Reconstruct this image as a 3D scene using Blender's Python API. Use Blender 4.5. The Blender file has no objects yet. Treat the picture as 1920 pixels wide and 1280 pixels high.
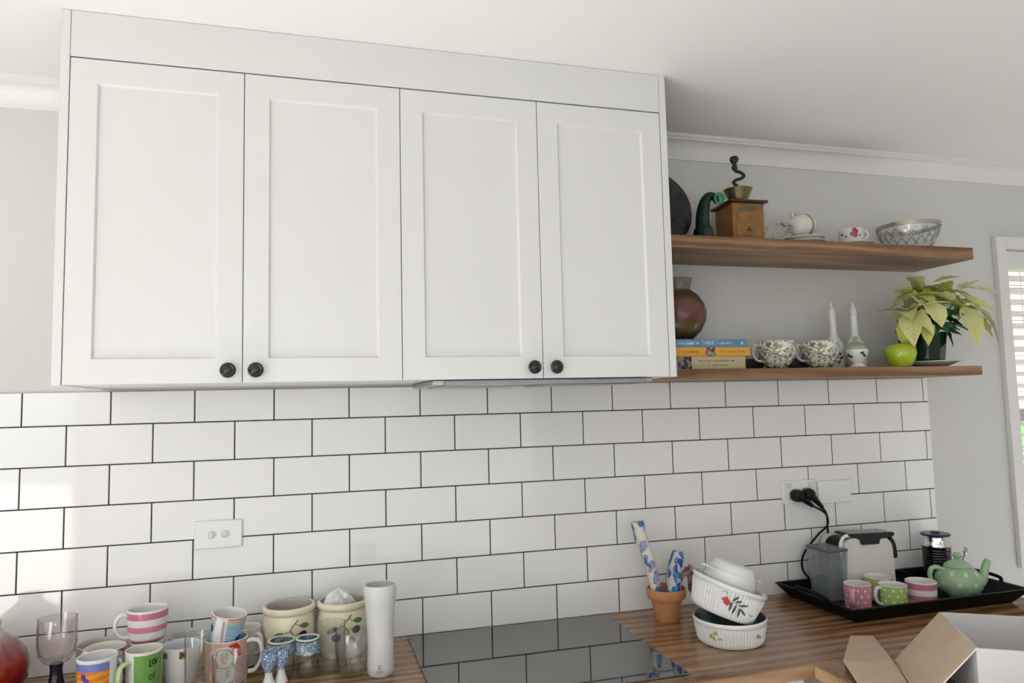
import bpy, bmesh, math, random
from mathutils import Matrix, Vector, Euler
PI = math.pi
random.seed(7)
sc = bpy.context.scene
COL = sc.collection
sin, cos = math.sin, math.cos

# ------------------------------------------------------------------ camera
CAM = Vector((0.6881, -2.0716, 1.5454))
R0 = Vector((0.9618, -0.2726, -0.0234)); R1 = Vector((0.0002, 0.0862, -0.9963)); R2 = Vector((0.2736, 0.9583, 0.0829))
cd = bpy.data.cameras.new('camera'); cam = bpy.data.objects.new('camera', cd); COL.objects.link(cam)
cd.sensor_width = 36.0; cd.lens = 1346.94 / 1920 * 36.0; cd.clip_start = 0.02; cd.clip_end = 200
cam.matrix_world = Matrix(((R0.x, -R1.x, -R2.x, CAM.x), (R0.y, -R1.y, -R2.y, CAM.y), (R0.z, -R1.z, -R2.z, CAM.z), (0, 0, 0, 1)))
sc.camera = cam

# ------------------------------------------------------------------ world, lights, exposure
w = bpy.data.worlds.new('world'); sc.world = w; w.use_nodes = True
bg = w.node_tree.nodes['Background']; bg.inputs['Color'].default_value = (0.90, 0.95, 1.0, 1); bg.inputs['Strength'].default_value = 2.4

sl = bpy.data.lights.new('sun', 'SUN'); sl.energy = 46.0; sl.angle = 0.01; sl.color = (0.975, 0.99, 1.0)
so = bpy.data.objects.new('sun', sl); COL.objects.link(so); so.rotation_euler = Vector((0.02, 0.9, -0.42)).to_track_quat('-Z', 'Z').to_euler()
sc.view_settings.view_transform = 'Standard'; sc.view_settings.look = 'None'; sc.view_settings.gamma = 1; sc.view_settings.use_curve_mapping = False
sc.view_settings.exposure = 0.12
try:
    sc.cycles.use_denoising = True; sc.cycles.max_bounces = 10; sc.cycles.transmission_bounces = 10; sc.cycles.transparent_max_bounces = 12
    sc.cycles.diffuse_bounces = 4; sc.cycles.glossy_bounces = 4; sc.cycles.sample_clamp_indirect = 6; sc.cycles.caustics_refractive = False; sc.cycles.caustics_reflective = False
except Exception: pass

# ------------------------------------------------------------------ helpers
def tag(o, label=None, cat=None, group=None, kind=None):
    if label: o['label'] = label
    if cat: o['category'] = cat
    if group: o['group'] = group
    if kind: o['kind'] = kind
    return o

def empty(name, loc=(0, 0, 0), rz=0, label=None, cat=None, group=None, kind=None, rot=None):
    o = bpy.data.objects.new(name, None); COL.objects.link(o); o.location = loc
    o.rotation_euler = rot if rot else (0, 0, rz); o.empty_display_size = .05
    return tag(o, label, cat, group, kind)

class MB:
    """collects verts / faces / material slots for ONE mesh"""
    def __init__(s): s.v = []; s.f = []; s.m = []
    def add(s, vs, fs, mi=0, M=None):
        n = len(s.v)
        s.v += [tuple(M @ Vector(p)) if M else tuple(p) for p in vs]
        for f in fs: s.f.append([i + n for i in f]); s.m.append(mi)
    def box(s, x0, x1, y0, y1, z0, z1, bev=0, mi=0, M=None, seg=1):
        seg = 1
        bm = bmesh.new(); bmesh.ops.create_cube(bm, size=1)
        for v in bm.verts: v.co = Vector(((x0 + x1) / 2 + v.co.x * (x1 - x0), (y0 + y1) / 2 + v.co.y * (y1 - y0), (z0 + z1) / 2 + v.co.z * (z1 - z0)))
        if bev: bmesh.ops.bevel(bm, geom=bm.edges[:], offset=bev, segments=seg, affect='EDGES', profile=.5)
        s.bm(bm, mi, M)
    def bm(s, bm, mi=0, M=None):
        bm.verts.index_update()
        s.add([v.co for v in bm.verts], [[v.index for v in f.verts] for f in bm.faces], mi, M); bm.free()
    def lathe(s, prof, n=48, M=None, mod=None):
        """prof: list of (r, z) or (r, z, slot); mod(theta, r, z) -> r"""
        vs, fs, ms = [], [], []
        rows = []
        for p in prof:
            r, z = p[0], p[1]
            if r < 1e-6: rows.append([len(vs)]); vs.append((0, 0, z))
            else:
                row = []
                for k in range(n):
                    t = 2 * PI * k / n; rr = mod(t, r, z) if mod else r
                    row.append(len(vs)); vs.append((rr * cos(t), rr * sin(t), z))
                rows.append(row)
        b = len(s.v)
        s.v += [tuple(M @ Vector(p)) if M else p for p in vs]
        for i in range(len(prof) - 1):
            a, c = rows[i], rows[i + 1]; mi = prof[i + 1][2] if len(prof[i + 1]) > 2 else 0
            for k in range(n):
                k2 = (k + 1) % n
                if len(a) == 1 and len(c) == 1: continue
                if len(a) == 1: f = [a[0], c[k2], c[k]]
                elif len(c) == 1: f = [a[k], a[k2], c[0]]
                else: f = [a[k], a[k2], c[k2], c[k]]
                s.f.append([q + b for q in f]); s.m.append(mi)
    def tube(s, pts, rad, n=10, mi=0, flat=1.0, M=None, up=None):
        pts = [Vector(p) for p in pts]; N = len(pts)
        rad = rad if isinstance(rad, (list, tuple)) else [rad] * N
        b = len(s.v); prev = None
        for i, p in enumerate(pts):
            t = (pts[min(i + 1, N - 1)] - pts[max(i - 1, 0)]).normalized()
            if prev is None:
                ref = Vector(up) if up else (Vector((0, 0, 1)) if abs(t.z) < .9 else Vector((1, 0, 0)))
                a = t.cross(ref).normalized()
            else:
                a = (prev - t * prev.dot(t)).normalized()
            c = t.cross(a); prev = a
            for k in range(n):
                q = 2 * PI * k / n
                v = p + a * (cos(q) * rad[i]) + c * (sin(q) * rad[i] * flat)
                s.v.append(tuple(M @ v) if M else tuple(v))
        for i in range(N - 1):
            for k in range(n):
                k2 = (k + 1) % n
                s.f.append([b + i * n + k, b + i * n + k2, b + (i + 1) * n + k2, b + (i + 1) * n + k]); s.m.append(mi)
        s.f.append([b + k for k in range(n)][::-1]); s.m.append(mi)
        s.f.append([b + (N - 1) * n + k for k in range(n)]); s.m.append(mi)
    def prism(s, poly, y0, y1, mi=0, M=None):
        """poly of (x, z), extruded from y0 to y1"""
        n = len(poly)
        vs = [(p[0], y0, p[1]) for p in poly] + [(p[0], y1, p[1]) for p in poly]
        fs = [list(range(n)), list(range(n, 2 * n))[::-1]] + [[i, i + n, (i + 1) % n + n, (i + 1) % n] for i in range(n)]
        s.add(vs, fs, mi, M)
    def mesh(s, name, mats, smooth=True, ang=40):
        me = bpy.data.meshes.new(name); me.from_pydata(s.v, [], s.f)
        for m in (mats if isinstance(mats, (list, tuple)) else [mats]): me.materials.append(m)
        me.polygons.foreach_set('material_index', s.m)
        bm = bmesh.new(); bm.from_mesh(me); bmesh.ops.recalc_face_normals(bm, faces=bm.faces[:])
        if smooth:
            for f in bm.faces: f.smooth = True
            la = math.radians(ang)
            for e in bm.edges:
                if len(e.link_faces) == 2 and e.calc_face_angle(0) > la: e.smooth = False
        bm.to_mesh(me); bm.free(); me.update()
        return me
    def build(s, name, mats, parent=None, smooth=True, ang=40, loc=None):
        return link(name, s.mesh(name, mats, smooth, ang), parent, loc)

def link(name, me, parent=None, loc=None):
    o = bpy.data.objects.new(name, me); COL.objects.link(o)
    if parent: o.parent = parent
    if loc: o.location = loc
    return o

def box(name, b, mat, parent=None, bev=0.0, kind=None, label=None, cat=None, group=None, seg=1):
    m = MB(); m.box(*b, bev=bev, seg=seg); o = m.build(name, mat, parent)
    return tag(o, label, cat, group, kind)

def smoothpath(pts, k=6):
    """Catmull-Rom through pts"""
    P = [Vector(p) for p in pts]; out = []
    P = [P[0] * 2 - P[1]] + P + [P[-1] * 2 - P[-2]]
    for i in range(1, len(P) - 2):
        for j in range(k):
            t = j / k; a, b, c, d = P[i - 1], P[i], P[i + 1], P[i + 2]
            out.append(.5 * ((2 * b) + (c - a) * t + (2 * a - 5 * b + 4 * c - d) * t * t + (3 * b - a - 3 * c + d) * t ** 3))
    out.append(P[-2]); return out

def facing(loc): return math.atan2(CAM.y - loc[1], CAM.x - loc[0])

# prints on a surface of revolution ----------------------------------
def prof_r(prof):
    pts = sorted([(p[1], p[0]) for p in prof])
    def f(z):
        if z <= pts[0][0]: return pts[0][1]
        for a, b in zip(pts, pts[1:]):
            if z <= b[0]: return a[1] + (b[1] - a[1]) * (z - a[0]) / max(1e-9, b[0] - a[0])
        return pts[-1][1]
    return f
def onsurf(rf, th, z, off): r = rf(z) + off; return (r * cos(th), r * sin(th), z)
def patch(mb, rf, th, z, a, b, rot=0, shape='ellipse', off=.0005, mi=0):
    """a, b half sizes in metres along the circumference and up, turned by rot"""
    R_ = rf(z); nu, nv = 8, 4; vs, fs = [], []
    if shape == 'ellipse':
        vs.append((0, 0)); n = 16
        for q in (.5, 1.0):
            for k in range(n): vs.append((a * q * cos(2 * PI * k / n), b * q * sin(2 * PI * k / n)))
        for k in range(n): fs.append([0, 1 + k, 1 + (k + 1) % n]); fs.append([1 + k, 1 + n + k, 1 + n + (k + 1) % n, 1 + (k + 1) % n])
    else:
        for i in range(nu + 1):
            t = -1 + 2 * i / nu; wd = b if shape == 'rect' else b * (max(0, 1 - t * t)) ** .75
            for j in range(nv + 1): vs.append((a * t, wd * (-1 + 2 * j / nv)))
        for i in range(nu):
            for j in range(nv): q = i * (nv + 1) + j; fs.append([q, q + nv + 1, q + nv + 2, q + 1])
    out = []
    for (x, y) in vs:
        u = x * cos(rot) - y * sin(rot); v_ = x * sin(rot) + y * cos(rot)
        out.append(onsurf(rf, th + u / R_, z + v_, off))
    mb.add(out, fs, mi)
def stroke(mb, rf, pts, wd, off=.0006, mi=0):
    """pts of (theta, z); a painted line"""
    P = [Vector((p[0] * rf(p[1]), p[1], 0)) for p in pts]; P = smoothpath(P, 5) if len(P) > 2 else [P[0] + (P[1] - P[0]) * i / 5 for i in range(6)]
    vs, fs = [], []
    for i, p in enumerate(P):
        t = (P[min(i + 1, len(P) - 1)] - P[max(i - 1, 0)]).normalized(); nn = Vector((-t.y, t.x, 0)) * wd / 2
        for q in (p + nn, p - nn): vs.append(onsurf(rf, q.x / rf(q.y), q.y, off))
    for i in range(len(P) - 1): fs.append([2 * i, 2 * i + 1, 2 * i + 3, 2 * i + 2])
    mb.add(vs, fs, mi)

# ------------------------------------------------------------------ materials
MATS = {}
class NT:
    def __init__(s, name):
        s.m = bpy.data.materials.new(name); s.m.use_nodes = True; s.t = s.m.node_tree; s.b = s.t.nodes['Principled BSDF']
    def n(s, typ, **kw):
        x = s.t.nodes.new(typ)
        for k, v in kw.items():
            if k in x.inputs: s.set(x.inputs[k], v)
            else: setattr(x, k, v)
        return x
    def set(s, inp, v):
        if isinstance(v, bpy.types.NodeSocket): s.t.links.new(v, inp)
        else: inp.default_value = v
    def math(s, op, a, b=0.0, c=0.0):
        x = s.t.nodes.new('ShaderNodeMath'); x.operation = op
        s.set(x.inputs[0], a); s.set(x.inputs[1], b); s.set(x.inputs[2], c); return x.outputs[0]
    def obj(s): return s.n('ShaderNodeTexCoord').outputs['Object']
    def xyz(s): q = s.n('ShaderNodeSeparateXYZ', Vector=s.obj()); return q.outputs
    def map(s, scale, vec=None, loc=(0, 0, 0), rot=(0, 0, 0)):
        return s.n('ShaderNodeMapping', Vector=vec if vec is not None else s.obj(), Scale=scale, Location=loc, Rotation=rot).outputs[0]
    def noise(s, scale, detail=3, vec=None, rough=.5, dist=0):
        return s.n('ShaderNodeTexNoise', Vector=vec if vec is not None else s.obj(), Scale=scale, Detail=detail, Roughness=rough, Distortion=dist).outputs[0]
    def ramp(s, fac, stops, interp='LINEAR'):
        x = s.t.nodes.new('ShaderNodeValToRGB'); r = x.color_ramp; r.interpolation = interp
        while len(r.elements) > 1: r.elements.remove(r.elements[-1])
        for i, (p, c) in enumerate(stops):
            e = r.elements[0] if i == 0 else r.elements.new(p); e.position = p; e.color = (*c, 1) if len(c) == 3 else c
        s.set(x.inputs[0], fac); return x.outputs[0]
    def mix(s, fac, a, b):
        x = s.t.nodes.new('ShaderNodeMix'); x.data_type = 'RGBA'
        s.set(x.inputs[0], fac)
        s.set(x.inputs[6], (*a, 1) if isinstance(a, tuple) and len(a) == 3 else a); s.set(x.inputs[7], (*b, 1) if isinstance(b, tuple) and len(b) == 3 else b)
        return x.outputs[2]
    def bump(s, h, strength=.2, dist=.002):
        x = s.n('ShaderNodeBump', Strength=strength, Distance=dist, Height=h); s.t.links.new(x.outputs[0], s.b.inputs['Normal'])
    def out(s, col=None, rough=.5, metal=0, trans=0, ior=1.5, spec=.5, coat=0, sss=0):
        b = s.b
        if col is not None: s.set(b.inputs['Base Color'], (*col, 1) if isinstance(col, tuple) and len(col) == 3 else col)
        s.set(b.inputs['Roughness'], rough); s.set(b.inputs['Metallic'], metal); b.inputs['Transmission Weight'].default_value = trans
        b.inputs['IOR'].default_value = ior; b.inputs['Specular IOR Level'].default_value = spec; b.inputs['Coat Weight'].default_value = coat
        b.inputs['Coat Roughness'].default_value = .05
        return s.m
def plain(name, col, rough=.5, var=.03, **kw):
    """colour with a faint mottling"""
    t = NT(name); nz = t.noise(18, 3)
    a = tuple(max(0, c * (1 - var)) for c in col); b = tuple(min(1, c * (1 + var)) for c in col)
    return t.out(t.ramp(nz, [(.3, a), (.7, b)]), rough, **kw)
def glass(name, col=(.955, .965, .965), edge=(.40, .44, .45), rough=0.0, ior=1.7, haze=0.0, hcol=(.6, .62, .64)):
    """thin-walled glass: clear face on, tinted at the edges, mirror by Fresnel"""
    t = NT(name); lw = t.n('ShaderNodeLayerWeight', Blend=.35)
    tr_ = t.n('ShaderNodeBsdfTransparent', Color=t.ramp(lw.outputs['Facing'], [(.0, col), (.45, col), (.80, edge), (1.0, tuple(c * .6 for c in edge))]))
    gl_ = t.n('ShaderNodeBsdfGlossy', Color=(.95, .95, .95, 1), Roughness=rough); mx = t.n('ShaderNodeMixShader')
    r0 = ((ior - 1) / (ior + 1)) ** 2; t.t.links.new(t.math('ADD', t.math('MULTIPLY', t.math('POWER', t.n('ShaderNodeLayerWeight', Blend=.5).outputs['Facing'], 5.0), 1 - r0), r0), mx.inputs[0]); t.t.links.new(tr_.outputs[0], mx.inputs[1]); t.t.links.new(gl_.outputs[0], mx.inputs[2])
    res = mx.outputs[0]
    if haze:
        m2 = t.n('ShaderNodeMixShader'); m2.inputs[0].default_value = haze; df_ = t.n('ShaderNodeBsdfDiffuse', Color=(*hcol, 1)); t.t.links.new(res, m2.inputs[1]); t.t.links.new(df_.outputs[0], m2.inputs[2]); res = m2.outputs[0]
    t.t.links.new(res, t.t.nodes['Material Output'].inputs['Surface']); return t.m

def paint(name, col, rough):
    t = NT(name); nz = t.noise(140, 2); t.bump(nz, .06, .001)
    return t.out(t.mix(t.noise(1.5, 2), tuple(c * .985 for c in col), col), rough)
M_wall = paint('wall_paint', (.68, .675, .655), .55)
M_ceil = paint('ceiling_paint', (.90, .89, .875), .7)
M_trim = paint('trim_paint', (.83, .82, .80), .35)
M_cab = paint('cabinet_lacquer', (.735, .735, .72), .28)
def tilemat():
    t = NT('glazed_tile'); oi = t.n('ShaderNodeObjectInfo').outputs['Random']
    col = t.mix(oi, (.90, .90, .895), (.925, .925, .92))
    wv = t.noise(7, 2, t.n('ShaderNodeNewGeometry').outputs['Position']); t.bump(wv, .10, .004)
    return t.out(col, .06, spec=.55)
M_tile = tilemat()
M_grout = plain('dark_grout', (.055, .054, .052), .9, .15)
def wood(name, axis, c0, c1, c2, rough, scale=1.0):
    t = NT(name)
    s = [14, 14, 14]; s[axis] = 1.6; s = tuple(q * scale for q in s)
    v = t.map(s)
    warp = t.noise(1.3, 4, v, .6, 1.2)
    f = [60, 60, 60]; f[axis] = 2.5
    fine = t.noise(6, 4, t.map(tuple(q * scale for q in f)), .7)
    wv = t.n('ShaderNodeTexWave', Vector=v, Scale=.55, Distortion=9.0, Detail=3, wave_type='RINGS').outputs['Fac']
    mixv = t.math('ADD', t.math('MULTIPLY', warp, .55), t.math('MULTIPLY', wv, .25)); mixv = t.math('ADD', mixv, t.math('MULTIPLY', fine, .25))
    t.bump(fine, .12, .001)
    return t.out(t.ramp(mixv, [(.3, c0), (.52, c1), (.72, c2)]), rough, spec=.5)
M_bench = wood('oak_worktop', 0, (.135, .056, .020), (.29, .15, .066), (.43, .275, .155), .13)
M_bench_leg = wood('oak_worktop_leg', 1, (.135, .056, .020), (.29, .15, .066), (.43, .275, .155), .13)
M_shelf = wood('oak_shelf', 0, (.13, .056, .022), (.25, .13, .062), (.36, .225, .13), .42)
M_floor = wood('timber_floor', 1, (.49, .478, .465), (.57, .558, .545), (.64, .63, .615), .4, .6)
M_hob = plain('black_ceramic_glass', (.012, .014, .017), .03, 0, ior=3.0)
M_black = plain('black_plastic', (.008, .008, .009), .35, spec=.25)
M_blackgloss = plain('black_gloss', (.01, .01, .011), .1)
M_chrome = plain('chrome', (.75, .75, .76), .12, .02, metal=1)
M_steel = plain('brushed_steel', (.45, .46, .48), .32, .04, metal=1)
M_white = plain('white_ceramic', (.84, .84, .83), .12, .01)
M_whitepl = plain('white_plastic', (.92, .925, .93), .25, .01)
M_cream = plain('cream_ceramic', (.86, .79, .58), .15, .03)
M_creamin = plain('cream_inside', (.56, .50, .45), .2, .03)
M_glass = glass('clear_glass'); 
M_pane = glass('window_glass', (1, 1, 1), (.93, .96, .95), ior=1.4)

# ------------------------------------------------------------------ the setting
CZ = 2.404
XL, XR, YB, WT = -2.6, 4.6, -5.0, .008
box('floor', (XL - .1, XR + .1, YB - .1, .13, -.1, 0), M_floor, kind='structure')
box('ceiling', (XL - .1, XR + .1, YB - .1, .13, CZ, CZ + .1), M_ceil, kind='structure')
m = MB()
WX0, WX1, WZ0, WZ1 = 3.226, 4.30, .95, 2.078
for b in ((XL - .1, WX0, WT, .13, 0, CZ), (WX1, XR + .1, WT, .13, 0, CZ), (WX0, WX1, WT, .13, 0, WZ0), (WX0, WX1, WT, .13, WZ1, CZ)): m.box(*b)
wall = tag(m.build('wall_back', M_wall), kind='structure')
box('wall_left', (XL - .1, XL, YB, WT, 0, CZ), M_wall, kind='structure')
box('wall_right', (XR, XR + .1, YB, WT, 0, CZ), M_wall, kind='structure')
m = MB()
m.box(XL - .1, XR + .1, YB - .1, YB, 2.33, CZ); m.box(XL - .1, -2.5, YB - .1, YB, 0, 2.33); m.box(-2.5, -1.25, YB - .1, YB, 2.12, 2.33)
m.box(-1.25, XR + .1, YB - .1, YB, 1.70, 1.75); m.box(-1.25, -.9, YB - .1, YB, 1.75, 2.33); m.box(1.1, 3.0, YB - .1, YB, 1.75, 2.33); m.box(3.0, 4.3, YB - .1, YB, 2.15, 2.33); m.box(4.3, XR + .1, YB - .1, YB, 1.75, 2.33)  # unseen wall; clerestory strips and wide opening added to bring sun and fill inside
m.box(-1.25, 2.9, YB - .1, YB, 0, .10); m.box(-1.25, -1.15, YB - .1, YB, .1, 1.7); m.box(2.9, XR + .1, YB - .1, YB, 0, 1.7)
tag(m.build('wall_rear', M_wall), kind='structure')
t = NT('fill_blind_cloth'); tr_ = t.n('ShaderNodeBsdfTranslucent', Color=(.066, .068, .070, 1)); df_ = t.n('ShaderNodeBsdfDiffuse', Color=(.6, .6, .59, 1)); ad_ = t.n('ShaderNodeAddShader')  # translucent blind added out of view; passes sunlight on as soft front fill
t.t.links.new(tr_.outputs[0], ad_.inputs[0]); t.t.links.new(df_.outputs[0], ad_.inputs[1]); t.t.links.new(ad_.outputs[0], t.t.nodes['Material Output'].inputs['Surface'])
rb = empty('added_fill_blind', (.875, YB - .05, .1), label='unseen translucent blind added behind the camera as soft front fill light', cat='blind')
o = MB(); o.add([(-2.02, 0, .004), (2.02, 0, .004), (2.02, 0, 1.56), (-2.02, 0, 1.56)], [[0, 1, 2, 3]]); o.build('fabric', t.m, rb)
o = MB(); o.tube([(-2.02, 0, 1.58), (2.02, 0, 1.58)], .018, 12); o.build('roller_tube', M_trim, rb)
# cornice along the back wall
m = MB()
prof = [(WT, 2.329), (.003, 2.329)] + [(.003 - .030 * (1 - cos(a)), 2.331 + .054 * sin(a)) for a in [i * PI / 2 / 8 for i in range(9)]] + [(-.031, 2.385), (-.031, 2.392), (-.036, 2.394), (-.036, CZ), (WT, CZ)]
def sweepx(mb, prof, x0, x1):
    n = len(prof); vs = [(x0, y, z) for y, z in prof] + [(x1, y, z) for y, z in prof]
    mb.add(vs, [[i, (i + 1) % n, (i + 1) % n + n, i + n] for i in range(n)] + [list(range(n)), list(range(n, 2 * n))[::-1]])
sweepx(m, prof, XL, .1825)
tag(m.build('trim_1', M_trim), kind='structure')
m = MB(); sweepx(m, prof, 1.6085, XR); tag(m.build('trim_2', M_trim), kind='structure')

# tiles on the back wall
P_, H_ = .2, .10196
TOPZ, ENDX, BOTZ = 1.594, 2.822, .9005
box('grout_bed', (-.95, ENDX - .001, .0016, WT + .002, BOTZ, TOPZ), M_grout, wall, kind=None)
G = .00165
cache = {}
def tile(x0, x1, z0, z1):
    key = (round(x1 - x0, 4), round(z1 - z0, 4))
    if key not in cache:
        b = MB(); b.box(-key[0] / 2, key[0] / 2, 0, .0078, -key[1] / 2, key[1] / 2, bev=.0009); cache[key] = b.mesh('tile', M_tile, smooth=False)
    link('tile', cache[key], wall, ((x0 + x1) / 2, 0, (z0 + z1) / 2))
for k in range(1, 8):
    zt = min(TOPZ, 1.6117 - H_ * (k - 1)) - (G if k > 1 else 0); zb = max(BOTZ, 1.6117 - H_ * k + G)
    c = -5 if k % 2 else -4.5
    while c * P_ < ENDX:
        x0, x1 = c * P_ + G, min((c + 1) * P_ - G, ENDX)
        if x1 - x0 > .004: tile(x0, x1, zb, zt)
        c += 1

# window in the back wall
win = empty('window_1', (WX0, .05, WZ0), kind='structure')
def wpart(name, b, mat, bev=.0015, parent=win):
    o = MB(); o.box(b[0] - WX0, b[1] - WX0, b[2] - .05, b[3] - .05, b[4] - WZ0, b[5] - WZ0, bev=bev); return o.build(name, mat, parent)
wpart('architrave', (3.178, 3.226, -.012, WT, .898, 2.122), M_trim); wpart('architrave', (WX1, 4.348, -.012, WT, .898, 2.122), M_trim)
wpart('architrave', (3.226, WX1, -.012, WT, WZ1, 2.122), M_trim)
wpart('sill', (3.226, WX1, -.03, .06, WZ0 - .052, WZ0), M_trim, .003)
for b in ((3.226, 3.262, .075, .115, WZ0, WZ1), (WX1 - .036, WX1, .075, .115, WZ0, WZ1), (3.262, WX1 - .036, .075, .115, WZ1 - .04, WZ1), (3.262, WX1 - .036, .075, .115, WZ0, WZ0 + .04), (3.262, WX1 - .036, .075, .115, 1.425, 1.468)):
    wpart('sash_frame', b, M_trim)
wpart('pane', (3.262, WX1 - .036, .093, .097, 1.468, WZ1 - .04), M_pane, 0); wpart('pane', (3.262, WX1 - .036, .093, .097, WZ0 + .04, 1.425), M_pane, 0)
bl = empty('venetian_blind', (3.232, .045, WZ1), label='white venetian blind hanging in the window beside the shelves', cat='blind')
o = MB(); o.box(.002, 1.06, -.027, .025, -.074, -.001, bev=.003); o.build('headrail', M_trim, bl)
M_slat = plain('blind_slat', (.86, .83, .78), .4, .02)
sm = MB(); sm.box(.004, 1.058, -.024, .024, -.0015, .0015, M=Matrix.Rotation(math.radians(-14), 4, 'X')); sme = sm.mesh('slat', M_slat)
for k in range(21): link('slat', sme, bl, (0, 0, -.105 - .046 * k))
for x in (.12, .92):
    o = MB(); o.tube([(x, 0, -.07), (x, 0, -1.07)], .0015, 6); o.build('ladder_cord', M_slat, bl)
o = MB(); o.box(.004, 1.058, -.024, .024, -1.085, -1.068, bev=.003); o.build('bottom_rail', M_trim, bl)

# outside, seen through the blind
box('ground', (-14, 26, WT + .2, 22, -.5, -.4), plain('paving', (.14, .125, .11), .9, .1), kind='structure')
box('deck', (-14, 26, -16, YB - .12, -.25, -.05), plain('sunny_deck', (.55, .47, .38), .8, .1), kind='structure')
nb = empty('neighbour_house', (10, 7.5, -.4), label='sunlit weatherboard house beyond the window', cat='house')
M_board = plain('weatherboard', (.080, .064, .048), .8, .15)
bb = MB(); bb.prism([(-7, 0), (-7, .17), (7, .17), (7, 0)], 0, .03, M=Matrix.Rotation(math.radians(-6), 4, 'X')); bme = bb.mesh('board', M_board, smooth=False)
for k in range(30): link('board', bme, nb, (0, 0, .05 + .155 * k))
o = MB(); o.box(-7.1, 7.1, .05, 4, 0, 4.7); o.build('house_body', M_board, nb)
def blob(name, x0, x1, y, zt, mat, label, cat):
    b = MB(); nx, nz = 60, 16; vs = []; fs = []
    for i in range(nx + 1):
        for j in range(nz + 1):
            q = j / nz; vs.append((x0 + (x1 - x0) * i / nx + random.uniform(-.05, .05), y + sin(q * PI * 1.0) * -.5 + .9 * q * q + random.uniform(-.1, .1), -.4 + (zt + .4) * min(1, q * 1.25) + random.uniform(-.07, .07)))
    for i in range(nx):
        for j in range(nz): a = i * (nz + 1) + j; fs.append([a, a + nz + 1, a + nz + 2, a + 1])
    b.add(vs, fs); return tag(b.build(name, mat, smooth=False), label, cat)
t = NT('hedge_leaf'); M_hedge = t.out(t.ramp(t.noise(9, 5), [(.35, (.010, .028, .006)), (.6, (.045, .095, .02)), (.75, (.12, .16, .07))]), .7)
blob('hedge', 3.2, 15, 3.6, 1.15, M_hedge, 'green garden hedge seen low through the window', 'hedge')

# ------------------------------------------------------------------ wall cabinets
M_knob = plain('black_knob', (.012, .012, .014), .12, .1)
def knob(parent, x, z):
    M = Matrix.Translation((x, -.40, z)) @ Matrix.Rotation(PI / 2, 4, 'X')
    b = MB(); b.lathe([(0, 0), (.0095, 0), (.0095, .002), (.006, .004), (.0055, .011), (.009, .0135), (.0155, .016), (.0168, .0195), (.0158, .0225), (.0125, .0245), (.0105, .0240), (.009, .0250), (.005, .0265), (0, .0268)], 32, M)
    b.build('knob', M_knob, parent)
def door(parent, x0, x1, z0, z1, kx, kz):
    x0 += .0008; x1 -= .0008; z1 -= .0010; st = .0525
    ya, yb, d, be = -.40, -.381, .0060, .0042
    b = MB(); e = .0012
    def ring(i0, y): return [(x0 + i0, y, z0 + i0), (x1 - i0, y, z0 + i0), (x1 - i0, y, z1 - i0), (x0 + i0, y, z1 - i0)]
    rings = [ring(0, yb), ring(0, ya + e), ring(e, ya), ring(st, ya), ring(st + be, ya + d), ]
    vs = sum(rings, []); fs = [[0, 1, 2, 3]]
    for r in range(len(rings) - 1):
        for i in range(4): fs.append([r * 4 + i, r * 4 + (i + 1) % 4, r * 4 + 4 + (i + 1) % 4, r * 4 + 4 + i])
    q = (len(rings) - 1) * 4; fs.append([q, q + 1, q + 2, q + 3]); b.add(vs, fs)
    o = b.build('door', M_cab, parent, smooth=False); knob(o, kx, kz); return o
DX = [.2014, .5509, .9002, 1.2441, 1.5874]
ZB, ZD = 1.600, 2.2995
c1 = empty('wall_cabinet', (0, 0, 0), label='left white shaker wall cabinet with two doors, above the mugs', cat='cabinet', group='white wall cabinets')
c2 = empty('wall_cabinet', (0, 0, 0), label='right white shaker wall cabinet over the cooktop, beside the shelves', cat='cabinet', group='white wall cabinets')
for c, i, ends in ((c1, 0, (.1827, .2005)), (c2, 2, (1.5884, 1.6073))):
    box('body', (DX[i] + .0005, DX[i + 2] - .0005, -.380, -.001, ZB + .001, 2.40), M_cab, c, .001)
    door(c, DX[i], DX[i + 1], ZB, ZD, DX[i + 1] - .028, 1.6265); door(c, DX[i + 1], DX[i + 2], ZB, ZD, DX[i + 1] + .0285, 1.6265)
    box('end_panel', (ends[0], ends[1], -.40, -.001, ZB - .001, CZ - .0005), M_cab, c, .0008)
box('bulkhead_panel', (.2012, 1.5878, -.40, -.3815, 2.3015, CZ - .0005), M_cab, bev=.0008, label='long white filler board between the wall cabinets and the ceiling', cat='panel')
hd = empty('range_hood', (1.265, -.2, 1.59), label='grey slide-out range hood under the right wall cabinet', cat='range hood')
o = MB(); o.box(-.29, .29, -.165, .17, -.003, .0095, bev=.002); o.build('housing', M_steel, hd)
o = MB(); o.box(-.262, .262, -.186, -.166, -.006, .0085, bev=.002); o.build('front_strip', plain('hood_strip', (.30, .31, .33), .35, .04, metal=.8), hd)
for x in (-.14, .14):
    o = MB(); o.box(x - .12, x + .12, -.14, .1, -.006, -.003, bev=.001); o.build('grease_filter', M_steel, hd)

# ------------------------------------------------------------------ shelves
box('floating_shelf', (1.6078, 2.804, -.238, WT, 1.977, 2.0155), M_shelf, bev=.0015, label='upper floating oak shelf holding the coffee grinder', cat='shelf', group='floating oak shelves')
box('floating_shelf', (1.6078, 2.804, -.238, WT, 1.5955, 1.6255), M_shelf, bev=.0015, label='lower floating oak shelf holding books and the poinsettia', cat='shelf', group='floating oak shelves')
SU, SL = 2.0155, 1.6255

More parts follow.
